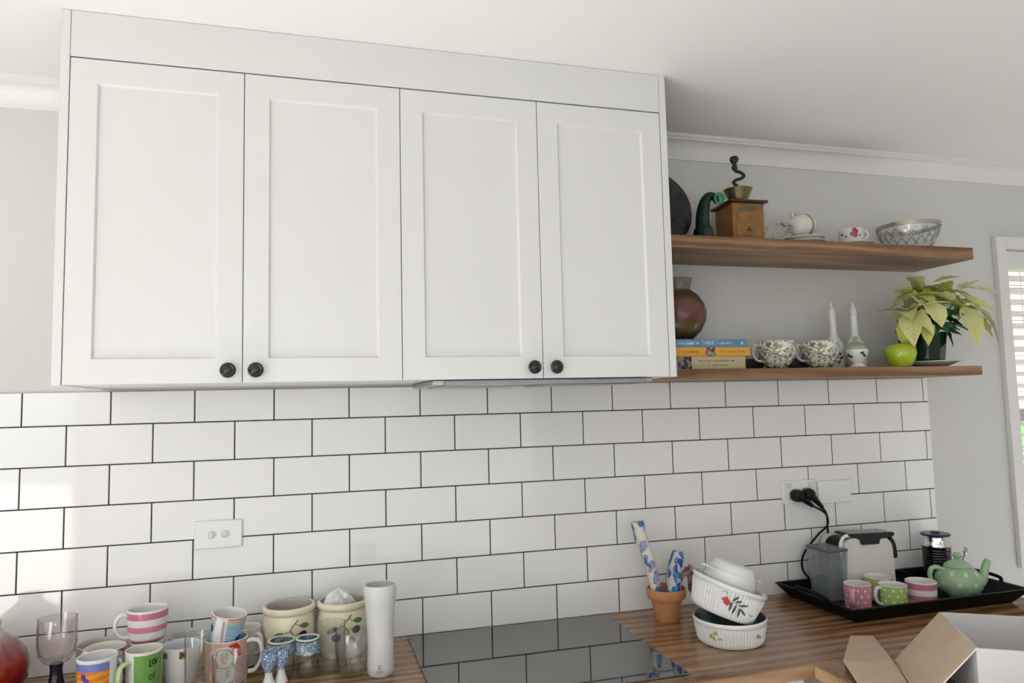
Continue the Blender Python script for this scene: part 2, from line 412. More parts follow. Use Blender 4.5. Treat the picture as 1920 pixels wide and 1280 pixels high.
# ------------------------------------------------------------------ worktop, base cabinets, cooktop
wt = empty('worktop', (0, 0, .9), label='L-shaped oak kitchen worktop along the tiled wall', cat='worktop')
o = MB(); o.box(-1.2, 2.835, -.55, WT - .009, -.034, 0, bev=.0025, seg=2); o.build('slab', M_bench, wt)
o = MB(); o.box(1.8557, 2.835, -2.3, -.5505, -.034, 0, bev=.0025, seg=2); o.build('slab', M_bench_leg, wt)
def base(x0, x1, lab):
    c = empty('base_cabinet', ((x0 + x1) / 2, -.26, 0), label=lab, cat='cabinet', group='base cabinets under the worktop'); h = (x1 - x0) / 2
    o = MB(); o.box(-h + .001, h - .001, -.24, .25, .1, .865, bev=.001); o.build('body', M_cab, c)
    o = MB(); o.box(-h + .0015, h - .0015, -.262, -.242, .11, .858, bev=.0015); d = o.build('door', M_cab, c)
    o = MB(); o.box(-h, h, -.2, .25, 0, .1); o.build('plinth', M_cab, c)
base(-1.15, -.4, 'white base cabinet under the worktop, leftmost of the row'); base(-.4, .35, 'white base cabinet under the worktop below the mugs')
base(.35, 1.1, 'white base cabinet under the worktop below the frosted vase'); base(1.1, 1.85, 'white base cabinet under the worktop below the ramekins')
c = empty('base_cabinet', (2.36, -1.45, 0), label='white base cabinet carrying the worktop leg under the carton', cat='cabinet', group='base cabinets under the worktop')
o = MB(); o.box(-.47, .45, -.82, .85, .1, .865, bev=.001); o.build('body', M_cab, c)
for k in range(2):
    o = MB(); o.box(-.492, -.472, -.815 + k * .835, .01 + k * .835, .11, .858, bev=.0015); o.build('door', M_cab, c)
hob = empty('cooktop', (1.2485, -.265, .9), label='black glass induction cooktop set in the oak worktop', cat='cooktop')
o = MB(); o.box(-.2955, .2955, -.25, .245, .0005, .0055, bev=.0012, seg=2); o.build('glass_plate', M_hob, hob)

# ------------------------------------------------------------------ switch and sockets
sw = empty('light_switch', (.4625, 0, 1.2155), label='white double light switch plate on the tiles above the mugs', cat='switch')
o = MB(); o.box(-.0585, .0585, -.009, -.0004, -.0355, .0355, bev=.002, seg=2); o.build('plate', M_whitepl, sw)
M_btn = plain('switch_button', (.78, .78, .79), .25, .01)
for x in (-.0165, .0165):
    b = MB(); b.lathe([(.0105, 0), (.0105, .0022), (.0085, .0022), (.0085, .001), (.0072, .001), (.0072, .0035), (.005, .0046), (0, .005)], 28, Matrix.Translation((x, -.009, 0)) @ Matrix.Rotation(PI / 2, 4, 'X')); b.build('button', M_btn, sw)
so_ = empty('power_outlet', (2.253, 0, 1.2255), label='white double power outlet with two black plugs in it', cat='outlet')
o = MB(); o.box(-.063, .063, -.012, -.0004, -.0375, .0375, bev=.002, seg=2); o.build('plate', M_whitepl, so_)
for x in (-.043, .043):
    o = MB(); o.box(x - .011, x + .011, -.0165, -.012, .014, .030, bev=.0018, seg=2); o.build('rocker', M_btn, so_)
bp = empty('blank_plate', (2.393, 0, 1.2180), label='plain white blanking plate right of the power outlet', cat='wall plate')
o = MB(); o.box(-.065, .065, -.010, -.0004, -.0375, .0375, bev=.002, seg=2); o.build('plate', M_whitepl, bp)
def plug(x, z, dx, dz, path, lab):
    p = empty('appliance_lead', (x, -.0165, z), label=lab, cat='power cord', group='black power cords')
    b = MB(); b.lathe([(0, 0), (.0195, 0), (.0205, .004), (.0205, .018), (.018, .026), (.010, .030), (0, .031)], 28, Matrix.Rotation(PI / 2, 4, 'X')); b.build('plug', M_black, p)
    L0 = Vector((0, -.02, 0)); 
    b = MB(); b.tube([L0, L0 + Vector((dx, -.004, dz)) * .6, L0 + Vector((dx, 0, dz))], [.012, .009, .006], 12); b.build('strain_relief', M_black, p)
    pts = [L0 + Vector((dx * .9, 0, dz * .9))] + [Vector(q) - Vector((x, -.0165, z)) for q in path]
    b = MB(); b.tube(smoothpath(pts, 8), .0034, 8); b.build('cable', M_black, p)
plug(2.274, 1.2175, .045, -.045, [(2.338, -.03, 1.150), (2.346, -.022, 1.10), (2.352, -.018, 1.05), (2.355, -.018, 1.0), (2.362, -.02, .965)], 'black power cord from the right plug to the coffee machine')
plug(2.230, 1.2160, .050, -.035, [(2.322, -.045, 1.155), (2.335, -.035, 1.115), (2.30, -.03, 1.085), (2.245, -.028, 1.03), (2.235, -.028, .985), (2.26, -.026, .95), (2.31, -.022, .93), (2.46, -.02, .925), (2.60, -.026, .945), (2.66, -.04, .9235)], 'black power cord from the left plug looping behind the water tank')

# ------------------------------------------------------------------ ceramics helpers
def cupprof(r, h, rb=None, t=.0035, foot=.004, bulge=0.0, flare=0.0, n=10):
    rb = rb or r * .93; outer = [(0, 0), (rb * .8, 0), (rb, .0035)]
    for i in range(1, n + 1):
        q = i / n; rr = rb + (r - rb) * q ** .8 + bulge * sin(PI * q) + flare * max(0, q - .7) ** 2; outer.append((rr, .0035 + (h - .0035) * q))
    top = outer[-1][0]; prof = [(a, b, 0) for a, b in outer] + [(top - t * .5, h + t * .4, 1)]
    for i in range(n, 0, -1):
        q = i / n; rr = rb + (r - rb) * q ** .8 + bulge * sin(PI * q) + flare * max(0, q - .7) ** 2; prof.append((rr - t, max(t * 1.5, .0035 + (h - .0035) * q), 1))
    prof.append((0, t * 1.5, 1)); return prof, outer
def handle_mesh(mb, r, h, ang, out=.028, z0=.22, z1=.82, rad=.0048, flat=1.5, rt=None):
    rt = rt or r
    pts = [(r - .0045, z0 * h), (r + out * .55, z0 * h + .004), (r + out, h * (z0 + z1) * .48), (r + out * .85, h * z1 - .006), (rt + out * .3, h * z1 + .001), (rt - .0045, h * z1 - .004)]
    P = smoothpath([(p[0] * cos(ang), p[0] * sin(ang), p[1]) for p in pts], 5)
    mb.tube(P, rad, 10, flat=flat, up=(-sin(ang), cos(ang), 0))
def mug(label, loc, r, h, outm, inm=None, hang=None, name='mug', cat='mug', group=None, rb=None, rot=None, hm=None, **kw):
    hk = {k: kw.pop(k) for k in list(kw) if k in ('out', 'z0', 'z1', 'rad', 'flat')}
    prof, outer = cupprof(r, h, rb, **kw)
    e = empty(name, loc, label=label, cat=cat, group=group, rot=rot)
    b = MB(); b.lathe(prof, 44); b.build('body', [outm, inm or M_white], e, ang=50)
    if hang is not None:
        b = MB(); rf = prof_r(outer); handle_mesh(b, rf(h * hk.get('z0', .22)), h, hang, rt=rf(h * hk.get('z1', .82)), **hk); b.build('handle', hm or inm or M_white, e)
    e2 = prof_r(outer); return e, e2
def stripes(name, h, stops, rough=.14):
    t = NT(name); z = t.math('DIVIDE', t.xyz()[2], h)
    return t.out(t.ramp(z, stops, 'CONSTANT'), rough)
def theta_uv(t, N, s, stagger=True):
    x, y, z = t.xyz(); th = t.math('ARCTAN2', y, x); u = t.math('MULTIPLY', th, N / (2 * PI)); v = t.math('DIVIDE', z, s)
    if stagger: u = t.math('ADD', u, t.math('MULTIPLY', t.math('FLOORED_MODULO', t.math('FLOOR', v), 2.0), .5))
    du = t.math('SUBTRACT', t.math('FRACT', t.math('ADD', u, 40)), .5); dv = t.math('SUBTRACT', t.math('FRACT', t.math('ADD', v, 40)), .5)
    return du, dv, u, v
def dots(name, base, dot, N, s, asp, rad, rough=.12):
    t = NT(name); du, dv, _, _ = theta_uv(t, N, s)
    d = t.math('SQRT', t.math('ADD', t.math('POWER', t.math('MULTIPLY', du, asp), 2), t.math('POWER', dv, 2)))
    return t.out(t.mix(t.math('LESS_THAN', d, rad), base, dot), rough)
def toile(name, base, ink, scale, thr, rough=.12, ink2=None):
    t = NT(name); nz = t.noise(scale, 5, None, .65, 1.5); nz2 = t.noise(scale * .45, 2)
    f = t.math('MULTIPLY', t.math('GREATER_THAN', nz, thr), t.math('GREATER_THAN', nz2, .40))
    c = t.mix(f, base, t.mix(t.noise(scale * .7, 1), ink, ink2 or ink))
    return t.out(c, rough)
PINK = (.66, .24, .36); PINKD = (.62, .20, .31)

# ------------------------------------------------------------------ the mugs and glasses on the left
t = NT('red_glass_swirl'); zz = t.math('ADD', t.math('MULTIPLY', t.xyz()[2], 5.0), t.math('MULTIPLY', t.noise(9, 4, None, .6, 2), .35))
M_redg = t.out(t.ramp(zz, [(.25, (.09, .004, .003)), (.46, (.22, .008, .005)), (.62, (.30, .018, .012)), (.78, (.22, .07, .06)), (.95, (.42, .36, .32))]), .06, coat=.5)
e = empty('round_vase', (-.010, -.135, .9), label='round dark red glass vase at the left end of the worktop', cat='vase')
b = MB(); b.lathe([(0, 0), (.04, 0), (.062, .012), (.083, .045), (.086, .075), (.078, .105), (.058, .132), (.036, .148), (.026, .160), (.028, .175), (.024, .175), (.022, .160), (.03, .147), (.07, .1), (.078, .06), (.05, .012), (0, .008)], 56); b.build('body', M_redg, e)
M_gob = glass('goblet_glass', (.93, .91, .91), (.45, .44, .44)); M_navy = plain('navy_glass', (.008, .009, .025), .05)
e = empty('goblet', (.130, -.130, .9), label='clear goblet with a dark navy stem beside the red vase', cat='glass')
b = MB(); b.lathe([(0, .068), (.014, .068), (.028, .074), (.038, .090), (.0415, .115), (.041, .150), (.0405, .171), (.0392, .171), (.0395, .15), (.039, .112), (.035, .092), (.024, .079), (0, .076)], 48); b.build('bowl', M_gob, e)
b = MB(); b.lathe([(0, 0), (.036, 0), (.037, .004), (.026, .010), (.017, .022), (.0135, .040), (.0125, .055), (.0145, .0678), (0, .0678)], 40); b.build('stem', M_navy, e)

t = NT('orange_floral'); x, y, z = t.xyz(); swirl = t.n('ShaderNodeTexWave', Vector=t.obj(), Scale=22, Distortion=7, Detail=2, wave_type='RINGS').outputs['Fac']
body_c = t.mix(t.math('GREATER_THAN', swirl, .55), t.mix(t.noise(30, 2), (.80, .30, .02), (.85, .45, .06)), (.78, .22, .04))
cc = t.mix(t.math('GREATER_THAN', z, .088), body_c, (.19, .23, .55))
cc = t.mix(t.math('GREATER_THAN', z, .1045), cc, (.82, .81, .79)); M_orange = t.out(cc, .15)
loc = (.2445, -.252, .9); f = facing(loc)
e, rf = mug('orange swirl mug with a blue band and white handle, front left', loc, .0405, .110, M_orange, None, f + 1.75, out=.008)
b = MB(); patch(b, rf, f - .70, .078, .006, .008, 0, 'ellipse'); patch(b, rf, f - .52, .070, .006, .005, .6, 'ellipse'); b.build('flower_print', plain('violet_print', (.12, .06, .35), .2), e)
b = MB(); patch(b, rf, f + .88, .055, .011, .0548, 0, 'rect'); b.build('white_panel', M_white, e)
t = NT('autumn_print'); M_autumn = t.out(t.ramp(t.noise(45, 3), [(.40, (.78, .74, .69)), (.50, (.50, .18, .10)), (.60, (.16, .16, .12)), (.70, (.70, .45, .2))], 'CONSTANT'), .2)
mug('mug with an autumn leaf print behind the orange mug', (.2365, -.156, .9), .0445, .10, M_autumn, M_cream and plain('ivory', (.82, .80, .72), .2), facing((.2365, -.156)) - 2.4)
mug('low grey-pink mug at the back beside the goblet', (.198, -.054, .9), .048, .081, plain('dusty_pink', (.48, .34, .32), .2), plain('pale_rose', (.62, .54, .50), .2), facing((.198, -.054)) + 2.8)
loc = (.331, -.219, .9); f = facing(loc)
t = NT('green_mug'); M_green = t.out(t.mix(t.noise(25, 2), (.15, .36, .08), (.19, .42, .11)), .15)
e, rf = mug('white mug with a green lettered wrap and pale green handle', loc, .0395, .105, M_white, plain('cream_in', (.80, .78, .70), .2), f - .86, hm=plain('pale_green', (.50, .68, .36), .15), out=.029)
b = MB(); patch(b, rf, f + .50, .0515, .0395, .049, 0, 'rect', .0004); b.build('green_wrap', M_green, e)
b = MB(); M_ink = plain('dark_ink', (.01, .03, .015), .3)
def letter_o(b, rf, th, z, a, h, wd): stroke(b, rf, [(th + a * cos(q * PI / 4), z + h * sin(q * PI / 4)) for q in range(9)], wd, .001)
stroke(b, rf, [(f + .30, .092), (f + .30, .075)], .0022, .001); stroke(b, rf, [(f + .30, .0755), (f + .44, .0755)], .0022, .001)
letter_o(b, rf, f + .52, .084, .085, .005, .0028); stroke(b, rf, [(f + .68, .091), (f + .66, .078)], .002, .001)
letter_o(b, rf, f + .36, .052, .09, .0055, .0016); stroke(b, rf, [(f + .55, .062), (f + .54, .047)], .0018, .001); b.build('lettering', M_ink, e)
loc = (.397, -.153, .9); f = facing(loc)
e, rf = mug('tapered white mug with small gold and green squares under the rim', loc, .0455, .087, M_white, plain('cool_white', (.74, .76, .78), .15), None, rb=.034)
M_goldp = toile('gold_print', (.38, .24, .06), (.08, .05, .02), 120, .5, .25); M_olive = toile('olive_print', (.36, .36, .14), (.10, .14, .04), 120, .5, .25)
b = MB(); patch(b, rf, f + .10, .074, .0075, .0085, 0, 'rect'); b.build('gold_square', M_goldp, e)
b = MB(); patch(b, rf, f - .85, .074, .0080, .0070, 0, 'rect'); b.build('green_square', M_olive, e)
mug('wide pale white mug at the back against the tiles', (.401, -.052, .9), .0475, .082, M_white, plain('grey_white', (.72, .73, .72), .15), facing((.401, -.052)) + 2.6)
mug('plain cream mug under the pink striped mug', (.318, -.124, .9), .0375, .098, plain('plain_cream', (.80, .76, .66), .15), None, None)
M_pstr = stripes('pink_stripes', .072, [(0, PINK), (.10, (.82, .81, .78)), (.33, PINK), (.52, (.82, .81, .78)), (.74, PINKD), (.95, (.84, .83, .81))])
loc = (.3195, -.126, 1.0000); f = facing(loc)
mug('pink and white striped mug stacked on top of the other mugs', loc, .0450, .072, M_pstr, None, f - 1.45, rb=.0385, bulge=.001, out=.029, z0=.15, z1=.88, rad=.0042)
# santa mug with the gingham mug tilted inside it
loc = (.502, -.180, .9); f = facing(loc)
t = NT('winter_red'); M_win = t.out(t.ramp(t.noise(26, 4), [(.30, (.72, .50, .40)), (.50, (.70, .36, .27)), (.66, (.74, .62, .52))]), .15)
e, rf = mug('large red winter mug printed with a bearded figure in a cap', loc, .0485, .100, M_win, M_white, f + 1.35, rb=.047, out=.034, z0=.18, z1=.90, rad=.0052)
b = MB()
patch(b, rf, f - .05, .030, .021, .026, 0); patch(b, rf, f - .07, .064, .0185, .017, 0); patch(b, rf, f - .10, .083, .017, .0085, .1); b.build('figure_print', plain('figure_white', (.80, .78, .73), .2), e)
b = MB(); patch(b, rf, f - .08, .070, .0085, .0075, 0, off=.0009); b.build('face_print', plain('face_pink', (.72, .45, .36), .2), e)
b = MB(); patch(b, rf, f + .50, .083, .008, .015, .35, 'leaf', .0009); patch(b, rf, f + .28, .0925, .010, .003, .1, 'leaf', .0009); patch(b, rf, f + .62, .070, .006, .004, -.5, 'leaf', .0009); b.build('scarf_print', plain('scarf_red', (.52, .05, .02), .2), e)
b = MB()
stroke(b, rf, [(f - .48, .071), (f - .36, .083), (f - .08, .0855), (f + .20, .079), (f + .26, .071)], .0014, .0011); stroke(b, rf, [(f - .27, .072), (f - .1, .081), (f + .10, .073)], .0011, .0013)
stroke(b, rf, [(f - .24, .068), (f - .16, .058), (f - .05, .056), (f + .07, .064)], .0011, .0013); stroke(b, rf, [(f - .40, .047), (f - .05, .044), (f + .30, .048)], .0011, .0011); stroke(b, rf, [(f + .02, .044), (f + .0, .020)], .0010, .0011)
for z in (.036, .028): patch(b, rf, f + .09, z, .0017, .0017, off=.0012)
stroke(b, rf, [(f - .4, .012), (f, .008), (f + .4, .012)], .0045, .0011); b.build('outline_print', plain('ink_brown', (.10, .07, .06), .3), e)
t = NT('gingham'); x, y, z = t.xyz(); th = t.math('ARCTAN2', y, x)
g1 = t.math('GREATER_THAN', t.math('FRACT', t.math('ADD', t.math('MULTIPLY', th, 11), 50)), .5); g2 = t.math('GREATER_THAN', t.math('FRACT', t.math('MULTIPLY', z, 220)), .5)
g = t.math('MULTIPLY', t.math('ADD', g1, g2), .5); c0 = t.ramp(g, [(0, (.74, .80, .84)), (.4, (.28, .52, .70)), (.9, (.06, .24, .46))], 'CONSTANT')
c0 = t.mix(t.math('GREATER_THAN', z, .063), c0, (.42, .62, .44)); c0 = t.mix(t.math('GREATER_THAN', z, .070), c0, (.74, .46, .42)); c0 = t.mix(t.math('GREATER_THAN', z, .0775), c0, (.62, .14, .12))
M_ging = t.out(c0, .15)
loc = (.4965, -.1785, .9790); tilt = Euler((math.radians(6), math.radians(9), 0))
e, rf = mug('small blue gingham mug tilted inside the red winter mug', loc, .0400, .080, M_ging, None, -1.95, rb=.0325, rot=tilt, hm=M_white, out=.011, z0=.25, z1=.9, rad=.0052, flat=1.9)
b = MB(); patch(b, rf, -1.88, .046, .0125, .034, 0, 'rect'); b.build('white_panel', M_white, e)
b = MB(); patch(b, rf, -.62, .032, .011, .006, .5, 'leaf'); patch(b, rf, -.85, .024, .007, .003, 1.1, 'leaf'); patch(b, rf, -2.62, .05, .006, .009, 0); b.build('motif_print', plain('motif_navy', (.02, .07, .16), .2), e)
loc = (.5385, -.080, .9); f = facing(loc)
mug('cream mug with specks behind the red winter mug', loc, .0360, .092, toile('cream_specks', (.76, .72, .62), (.35, .25, .25), 60, .66), plain('cream_w', (.80, .79, .75), .15), f + .75, out=.018, z0=.35, z1=.86)

def tumbler(label, loc, rb, r, h, base=.012, t_=.0022, group='clear glass tumblers', bulge=0, mat=None, n=9):
    e = empty('tumbler', loc, label=label, cat='glass', group=group)
    o_ = [(0, 0), (rb * .9, 0), (rb, .002)] + [(rb + (r - rb) * (i / n) ** .8 + bulge * sin(PI * i / n), .002 + (h - .002) * i / n) for i in range(1, n + 1)]
    i_ = [(a - t_, z) for a, z in o_[3:][::-1] if z > base + .004]; rlast = i_[-1][0]
    b = MB(); b.lathe(o_ + i_ + [(rlast * .86, base), (0, base - .001)], 48); b.build('body', mat or M_glass, e); return e, prof_r(o_[1:])
tumbler('tall clear tumbler in front of the gold square mug', (.4485, -.262, .9), .0250, .0285, .138)
tumbler('short clear tumbler in front of the red winter mug', (.522, -.303, .9), .0335, .0395, .098)
tumbler('tall clear tumbler in front of the right canister', (.744, -.186, .9), .0345, .0355, .112, .008)
tumbler('tapered clear tumbler with a thick base beside the frosted vase', (.791, -.246, .9), .0270, .0395, .104, .016, bulge=.005)
M_bluep = toile('blue_print', (.66, .72, .74), (.10, .22, .36), 95, .46, .15, (.24, .38, .46))
def printed(label, loc, r, h):
    e, rf = tumbler(label, loc, r * .96, r, h, .013, group='blue printed glasses')
    b = MB(); n = 48; z0, z1 = h * .62, h - .004
    b.lathe([(rf(z0) + .0004, z0), (rf(z1) + .0004, z1), (rf(z1) + .0010, z1), (rf(z0) + .0010, z0), (rf(z0) + .0004, z0)], n); b.build('blue_print', M_bluep, e)
    b = MB(); b.lathe([(r - .003, h - .001), (r + .0006, h - .001), (r + .0006, h + .0022), (r - .003, h + .0022), (r - .003, h - .001)], n); b.build('rim_band', plain('pale_rim', (.80, .82, .74), .2), e)
printed('squat glass with a blue printed band behind the egg cups', (.628, -.190, .9), .0315, .083)
printed('small glass with a blue printed band and pale rim, right of the egg cups', (.6885, -.212, .9), .0268, .088)
M_egg = toile('egg_blue', (.74, .78, .82), (.05, .12, .33), 150, .47, .12, (.25, .40, .62))
for (x, y, lab) in ((.6015, -.262, 'left blue and white china egg cup at the front'), (.6285, -.2470, 'right blue and white china egg cup at the front')):
    e = empty('egg_cup', (x, y, .9), label=lab, cat='egg cup', group='blue and white egg cups')
    b = MB(); b.lathe([(.0082, .036), (.0105, .040), (.0150, .052), (.0165, .068), (.0168, .083), (.0150, .083), (.0145, .066), (.0128, .052), (.006, .043), (0, .042)], 36); b.build('cup', [M_egg], e)
    b = MB(); b.lathe([(0, .006), (.0150, .006), (.0140, .012), (.0095, .024), (.0082, .031), (.0086, .0358), (0, .0358)], 36); b.build('stem', M_white, e)
    b = MB(); b.lathe([(0, 0), (.0160, 0), (.0165, .003), (.0152, .0058), (0, .0058)], 36); b.build('foot', plain('egg_foot', (.55, .12, .10), .2), e)

# canisters
M_leaf = plain('leaf_print', (.10, .25, .09), .2, .15); M_plum = plain('plum_print', (.045, .02, .16), .2, .2); M_twig = plain('twig_print', (.10, .11, .09), .3)
def canister(loc, label, hh=.137):
    e = empty('canister', loc, label=label, cat='canister', group='cream plum canisters'); f = facing(loc)
    o_ = [(0, 0), (.054, 0), (.059, .004), (.0645, .030), (.0655, .065), (.0645, .095), (.0610, .112), (.0595, .117), (.0655, .122), (.0672, .128), (.0655, .134), (.0610, hh)]
    i_ = [(.0560, .1355), (.0540, .128), (.0545, .115), (.0590, .095), (.0600, .03), (.05, .008), (0, .007)]
    b = MB(); b.lathe([(a, z, 0) for a, z in o_] + [(a, z, 1) for a, z in i_], 64); b.build('jar', [M_cream, M_creamin], e)
    rf = prof_r(o_[1:8])
    b = MB(); stroke(b, rf, [(f + .36, .109), (f + .24, .102), (f + .10, .093), (f + .07, .083), (f + .20, .070), (f + .16, .052)], .0024); stroke(b, rf, [(f + .24, .102), (f + .38, .096), (f + .52, .093)], .0015); stroke(b, rf, [(f + .08, .087), (f - .14, .081), (f - .28, .078)], .0015); stroke(b, rf, [(f + .14, .077), (f + .0, .066), (f - .14, .060)], .0013); stroke(b, rf, [(f + .18, .072), (f + .32, .077), (f + .42, .074)], .0013); b.build('twig_print', M_twig, e)
    for q_ in ((f + .63, .0935, .0150, .0065, -.12), (f - .44, .074, .0170, .0070, .45), (f + .38, .050, .010, .005, -.8)):
        b = MB(); patch(b, rf, *q_, 'leaf'); b.build('leaf_print', M_leaf, e)
    for q_ in ((f - .26, .056, .0125, .0100, .2), (f + .54, .072, .0120, .0095, .1)):
        b = MB(); patch(b, rf, *q_); b.build('plum_print', M_plum, e)
    return e
canister((.6420, -.0715, .9), 'open cream canister with plum print, left of the pair')
canister((.7775, -.0720, .9), 'cream canister with plum print holding a crumpled white bag')
b = MB(); rows, n = 7, 22; vs = []; fs = []; rr = random.Random(3)
for i in range(rows):
    q = i / (rows - 1)
    for k in range(n):
        a = 2 * PI * k / n; r_ = (.036 * math.sqrt(max(0, 1 - q ** 2.2)) + .003) * (1 + .22 * sin(a * 5 + i) + rr.uniform(-.12, .12)); vs.append((r_ * cos(a) - .006 * q, r_ * sin(a), .062 * q))
vs.append((-.006, 0, .064)); vs.append((0, 0, 0))
for i in range(rows - 1):
    for k in range(n): fs.append([i * n + k, i * n + (k + 1) % n, (i + 1) * n + (k + 1) % n, (i + 1) * n + k])
for k in range(n): fs.append([(rows - 1) * n + k, (rows - 1) * n + (k + 1) % n, rows * n]); fs.append([(k + 1) % n, k, rows * n + 1])
b.add(vs, fs); e = tag(b.build('crumpled_bag', plain('white_film', (.82, .83, .84), .25), ang=25), 'crumpled translucent white bag poking out of the right canister', 'bag'); e.location = (.7735, -.070, 1.0015)
b = MB(); b.tube([(-.01, 0, -.094), (-.006, .002, -.05), (0, 0, .004)], [.03, .036, .032], 14); b.build('bag_body', plain('white_film_b', (.80, .81, .82), .3), e)

# frosted vase
t = NT('frosted_glass'); M_frost = t.out((.71, .725, .73), .30)
loc = (.8575, -.258, .9); f = facing(loc)
e = empty('frosted_vase', loc, label='tall waisted frosted glass vase beside the cooktop', cat='vase')
o_ = [(0, 0), (.028, 0), (.0315, .004), (.0320, .02), (.0315, .05), (.0318, .085), (.0325, .12), (.0350, .155), (.0385, .180), (.0395, .196), (.0385, .206), (.0360, .211)]
b = MB(); b.lathe(o_ + [(.0345, .209), (.0360, .196), (.0350, .18), (.0315, .155), (.029, .12), (.0285, .05), (.027, .014), (0, .012)], 56); b.build('body', M_frost, e)
rf = prof_r(o_[1:]); b = MB()
letter_o(b, rf, f - .08, .0265, .10, .0034, .0012); stroke(b, rf, [(f - .16, .0235), (f - .08, .0215), (f, .0235)], .0012, .001)
stroke(b, rf, [(f - .30, .0185), (f - .30, .0105)], .0010, .001); letter_o(b, rf, f - .13, .0145, .07, .0042, .0011); stroke(b, rf, [(f + .02, .0185), (f + .13, .0105)], .0011, .001); stroke(b, rf, [(f + .12, .0185), (f + .03, .0105)], .0009, .001)
b.build('emblem_print', plain('emblem_grey', (.16, .16, .17), .4), e)

# ------------------------------------------------------------------ terracotta pot and wrapped rolls
M_terra = plain('terracotta', (.56, .25, .115), .75, .08)
e = empty('flower_pot', (1.7, -.112, .9), label='small terracotta flower pot beside the cooktop', cat='pot')
b = MB(); b.lathe([(0, 0), (.033, 0), (.0345, .003), (.0455, .062), (.0530, .062), (.0560, .0655), (.0575, .088), (.0560, .0905), (.0520, .0905), (.0500, .085), (.0435, .058), (.031, .008), (0, .008)], 48); b.build('body', M_terra, e)
def leafpaper(name, base, ink, ink2, scale, thr):
    t = NT(name); v = t.map((1, 1, .55)); vo = t.n('ShaderNodeTexVoronoi', Vector=v, Scale=scale, Randomness=1.0); d = vo.outputs['Distance']
    f = t.math('LESS_THAN', t.math('ADD', d, t.math('MULTIPLY', t.noise(scale * 2.2, 3), .5)), thr)
    t.bump(t.noise(60, 3), .5, .002)
    return t.out(t.mix(f, base, t.mix(t.math('GREATER_THAN', t.noise(scale, 1), .5), ink, ink2)), .6)
M_p1 = leafpaper('cream_leaf_paper', (.76, .71, .60), (.05, .17, .42), (.30, .34, .50), 40, .72)
M_p2 = leafpaper('blue_leaf_paper', (.62, .62, .58), (.025, .06, .30), (.05, .22, .50), 70, .78)
M_p3 = leafpaper('rose_leaf_paper', (.42, .29, .27), (.20, .05, .08), (.14, .12, .24), 40, .66)
def roll(name, label, pts, rads, mat, flat=.8):
    b = MB(); b.tube(smoothpath(pts, 5), [rads[min(int(i / 5), len(rads) - 1)] * (1 + .05 * sin(i * 1.7)) for i in range((len(pts) - 1) * 5 + 1)], 16, flat=flat)
    return tag(b.build(name, mat, ang=60), label, 'paper roll', 'patterned paper rolls in the pot')
roll('paper_roll', 'tall cream paper roll with blue leaves leaning left in the pot', [(1.684, -.108, .912), (1.672, -.104, .98), (1.658, -.098, 1.06), (1.640, -.085, 1.13), (1.632, -.078, 1.180)], [.011, .018, .0205, .0215, .0205], M_p1, .9)
roll('paper_roll', 'short blue leaf-patterned paper roll leaning right in the pot', [(1.708, -.129, .915), (1.715, -.129, .98), (1.722, -.122, 1.03), (1.744, -.112, 1.090)], [.010, .028, .026, .0215], M_p2, .7)
roll('paper_roll', 'folded rose patterned paper sticking out right of the pot', [(1.728, -.108, .935), (1.742, -.106, .985), (1.762, -.104, 1.02), (1.790, -.104, 1.042)], [.006, .010, .015, .016], M_p3, .4)
roll('paper_roll', 'rose patterned paper strip hanging down behind the ramekins', [(1.782, -.088, 1.036), (1.797, -.080, 1.022), (1.806, -.076, .995), (1.808, -.074, .955)], [.008, .016, .016, .008], M_p3, .35)

# ------------------------------------------------------------------ ramekins
M_ram = plain('ramekin_white', (.83, .84, .84), .10, .01); M_ramin = plain('ramekin_inside', (.80, .81, .81), .10, .01)
def ramekin(label, loc, r, rb, h, rot, fl=64, tint=None, group='fluted white ramekins'):
    e = empty('ramekin', loc, label=label, cat='ramekin', group=group, rot=rot)
    def mod(t, rr, z):
        return rr + (.0020 * cos(t * fl) if (rb * .97 < rr and .006 < z < h - .013) else 0)
    n_ = 8; ws = [(rb + (r - .003 - rb) * i / n_, .005 + (h - .017) * i / n_, 0) for i in range(n_ + 1)]
    b = MB(); b.lathe([(0, 0, 0), (rb * .92, 0, 0), (rb * .965, .002, 0)] + ws + [(r - .001, h - .0105, 0), (r, h - .008, 0), (r, h - .002, 0), (r - .002, h, 0), (r - .005, h, 1), (r - .0065, h - .003, 1), (rb - .006, .012, 1), (rb - .014, .007, 1), (0, .007, 1)], 384, mod=mod)
    b.build('dish', [M_ram, tint or M_ramin], e, ang=70)
    return e, prof_r([(a, z) for a, z, _ in ws])
loc = (1.768, -.335, .9); f = facing(loc)
t = NT('teal_glaze'); M_teal = t.out((.055, .10, .095), .1)
e, rf = ramekin('lower fluted white ramekin standing on the worktop', loc, .0955, .084, .066, (0, 0, 0), tint=M_teal)
b = MB(); patch(b, rf, f - .50, .036, .006, .006, off=.002); patch(b, rf, f - .42, .042, .005, .006, off=.002); b.build('flower_print', plain('yellow_flower', (.72, .62, .22), .2), e)
b = MB(); patch(b, rf, f - .40, .041, .0032, .0032, off=.0026); b.build('flower_heart', plain('coral', (.66, .22, .12), .2), e)
b = MB(); patch(b, rf, f - .57, .032, .007, .003, .8, 'leaf', .002); patch(b, rf, f - .48, .026, .007, .003, -.6, 'leaf', .002); patch(b, rf, f - .30, .027, .008, .002, .1, 'leaf', .002); patch(b, rf, f + .83, .034, .006, .003, .6, 'leaf', .002); patch(b, rf, f + .93, .030, .006, .003, -.6, 'leaf', .002); b.build('leaf_print', plain('soft_green', (.30, .44, .22), .2), e)
rot = Euler((math.radians(3), math.radians(20.5), 0)).to_matrix().to_4x4()
tl = Vector((1.7385, -.342, .9760))
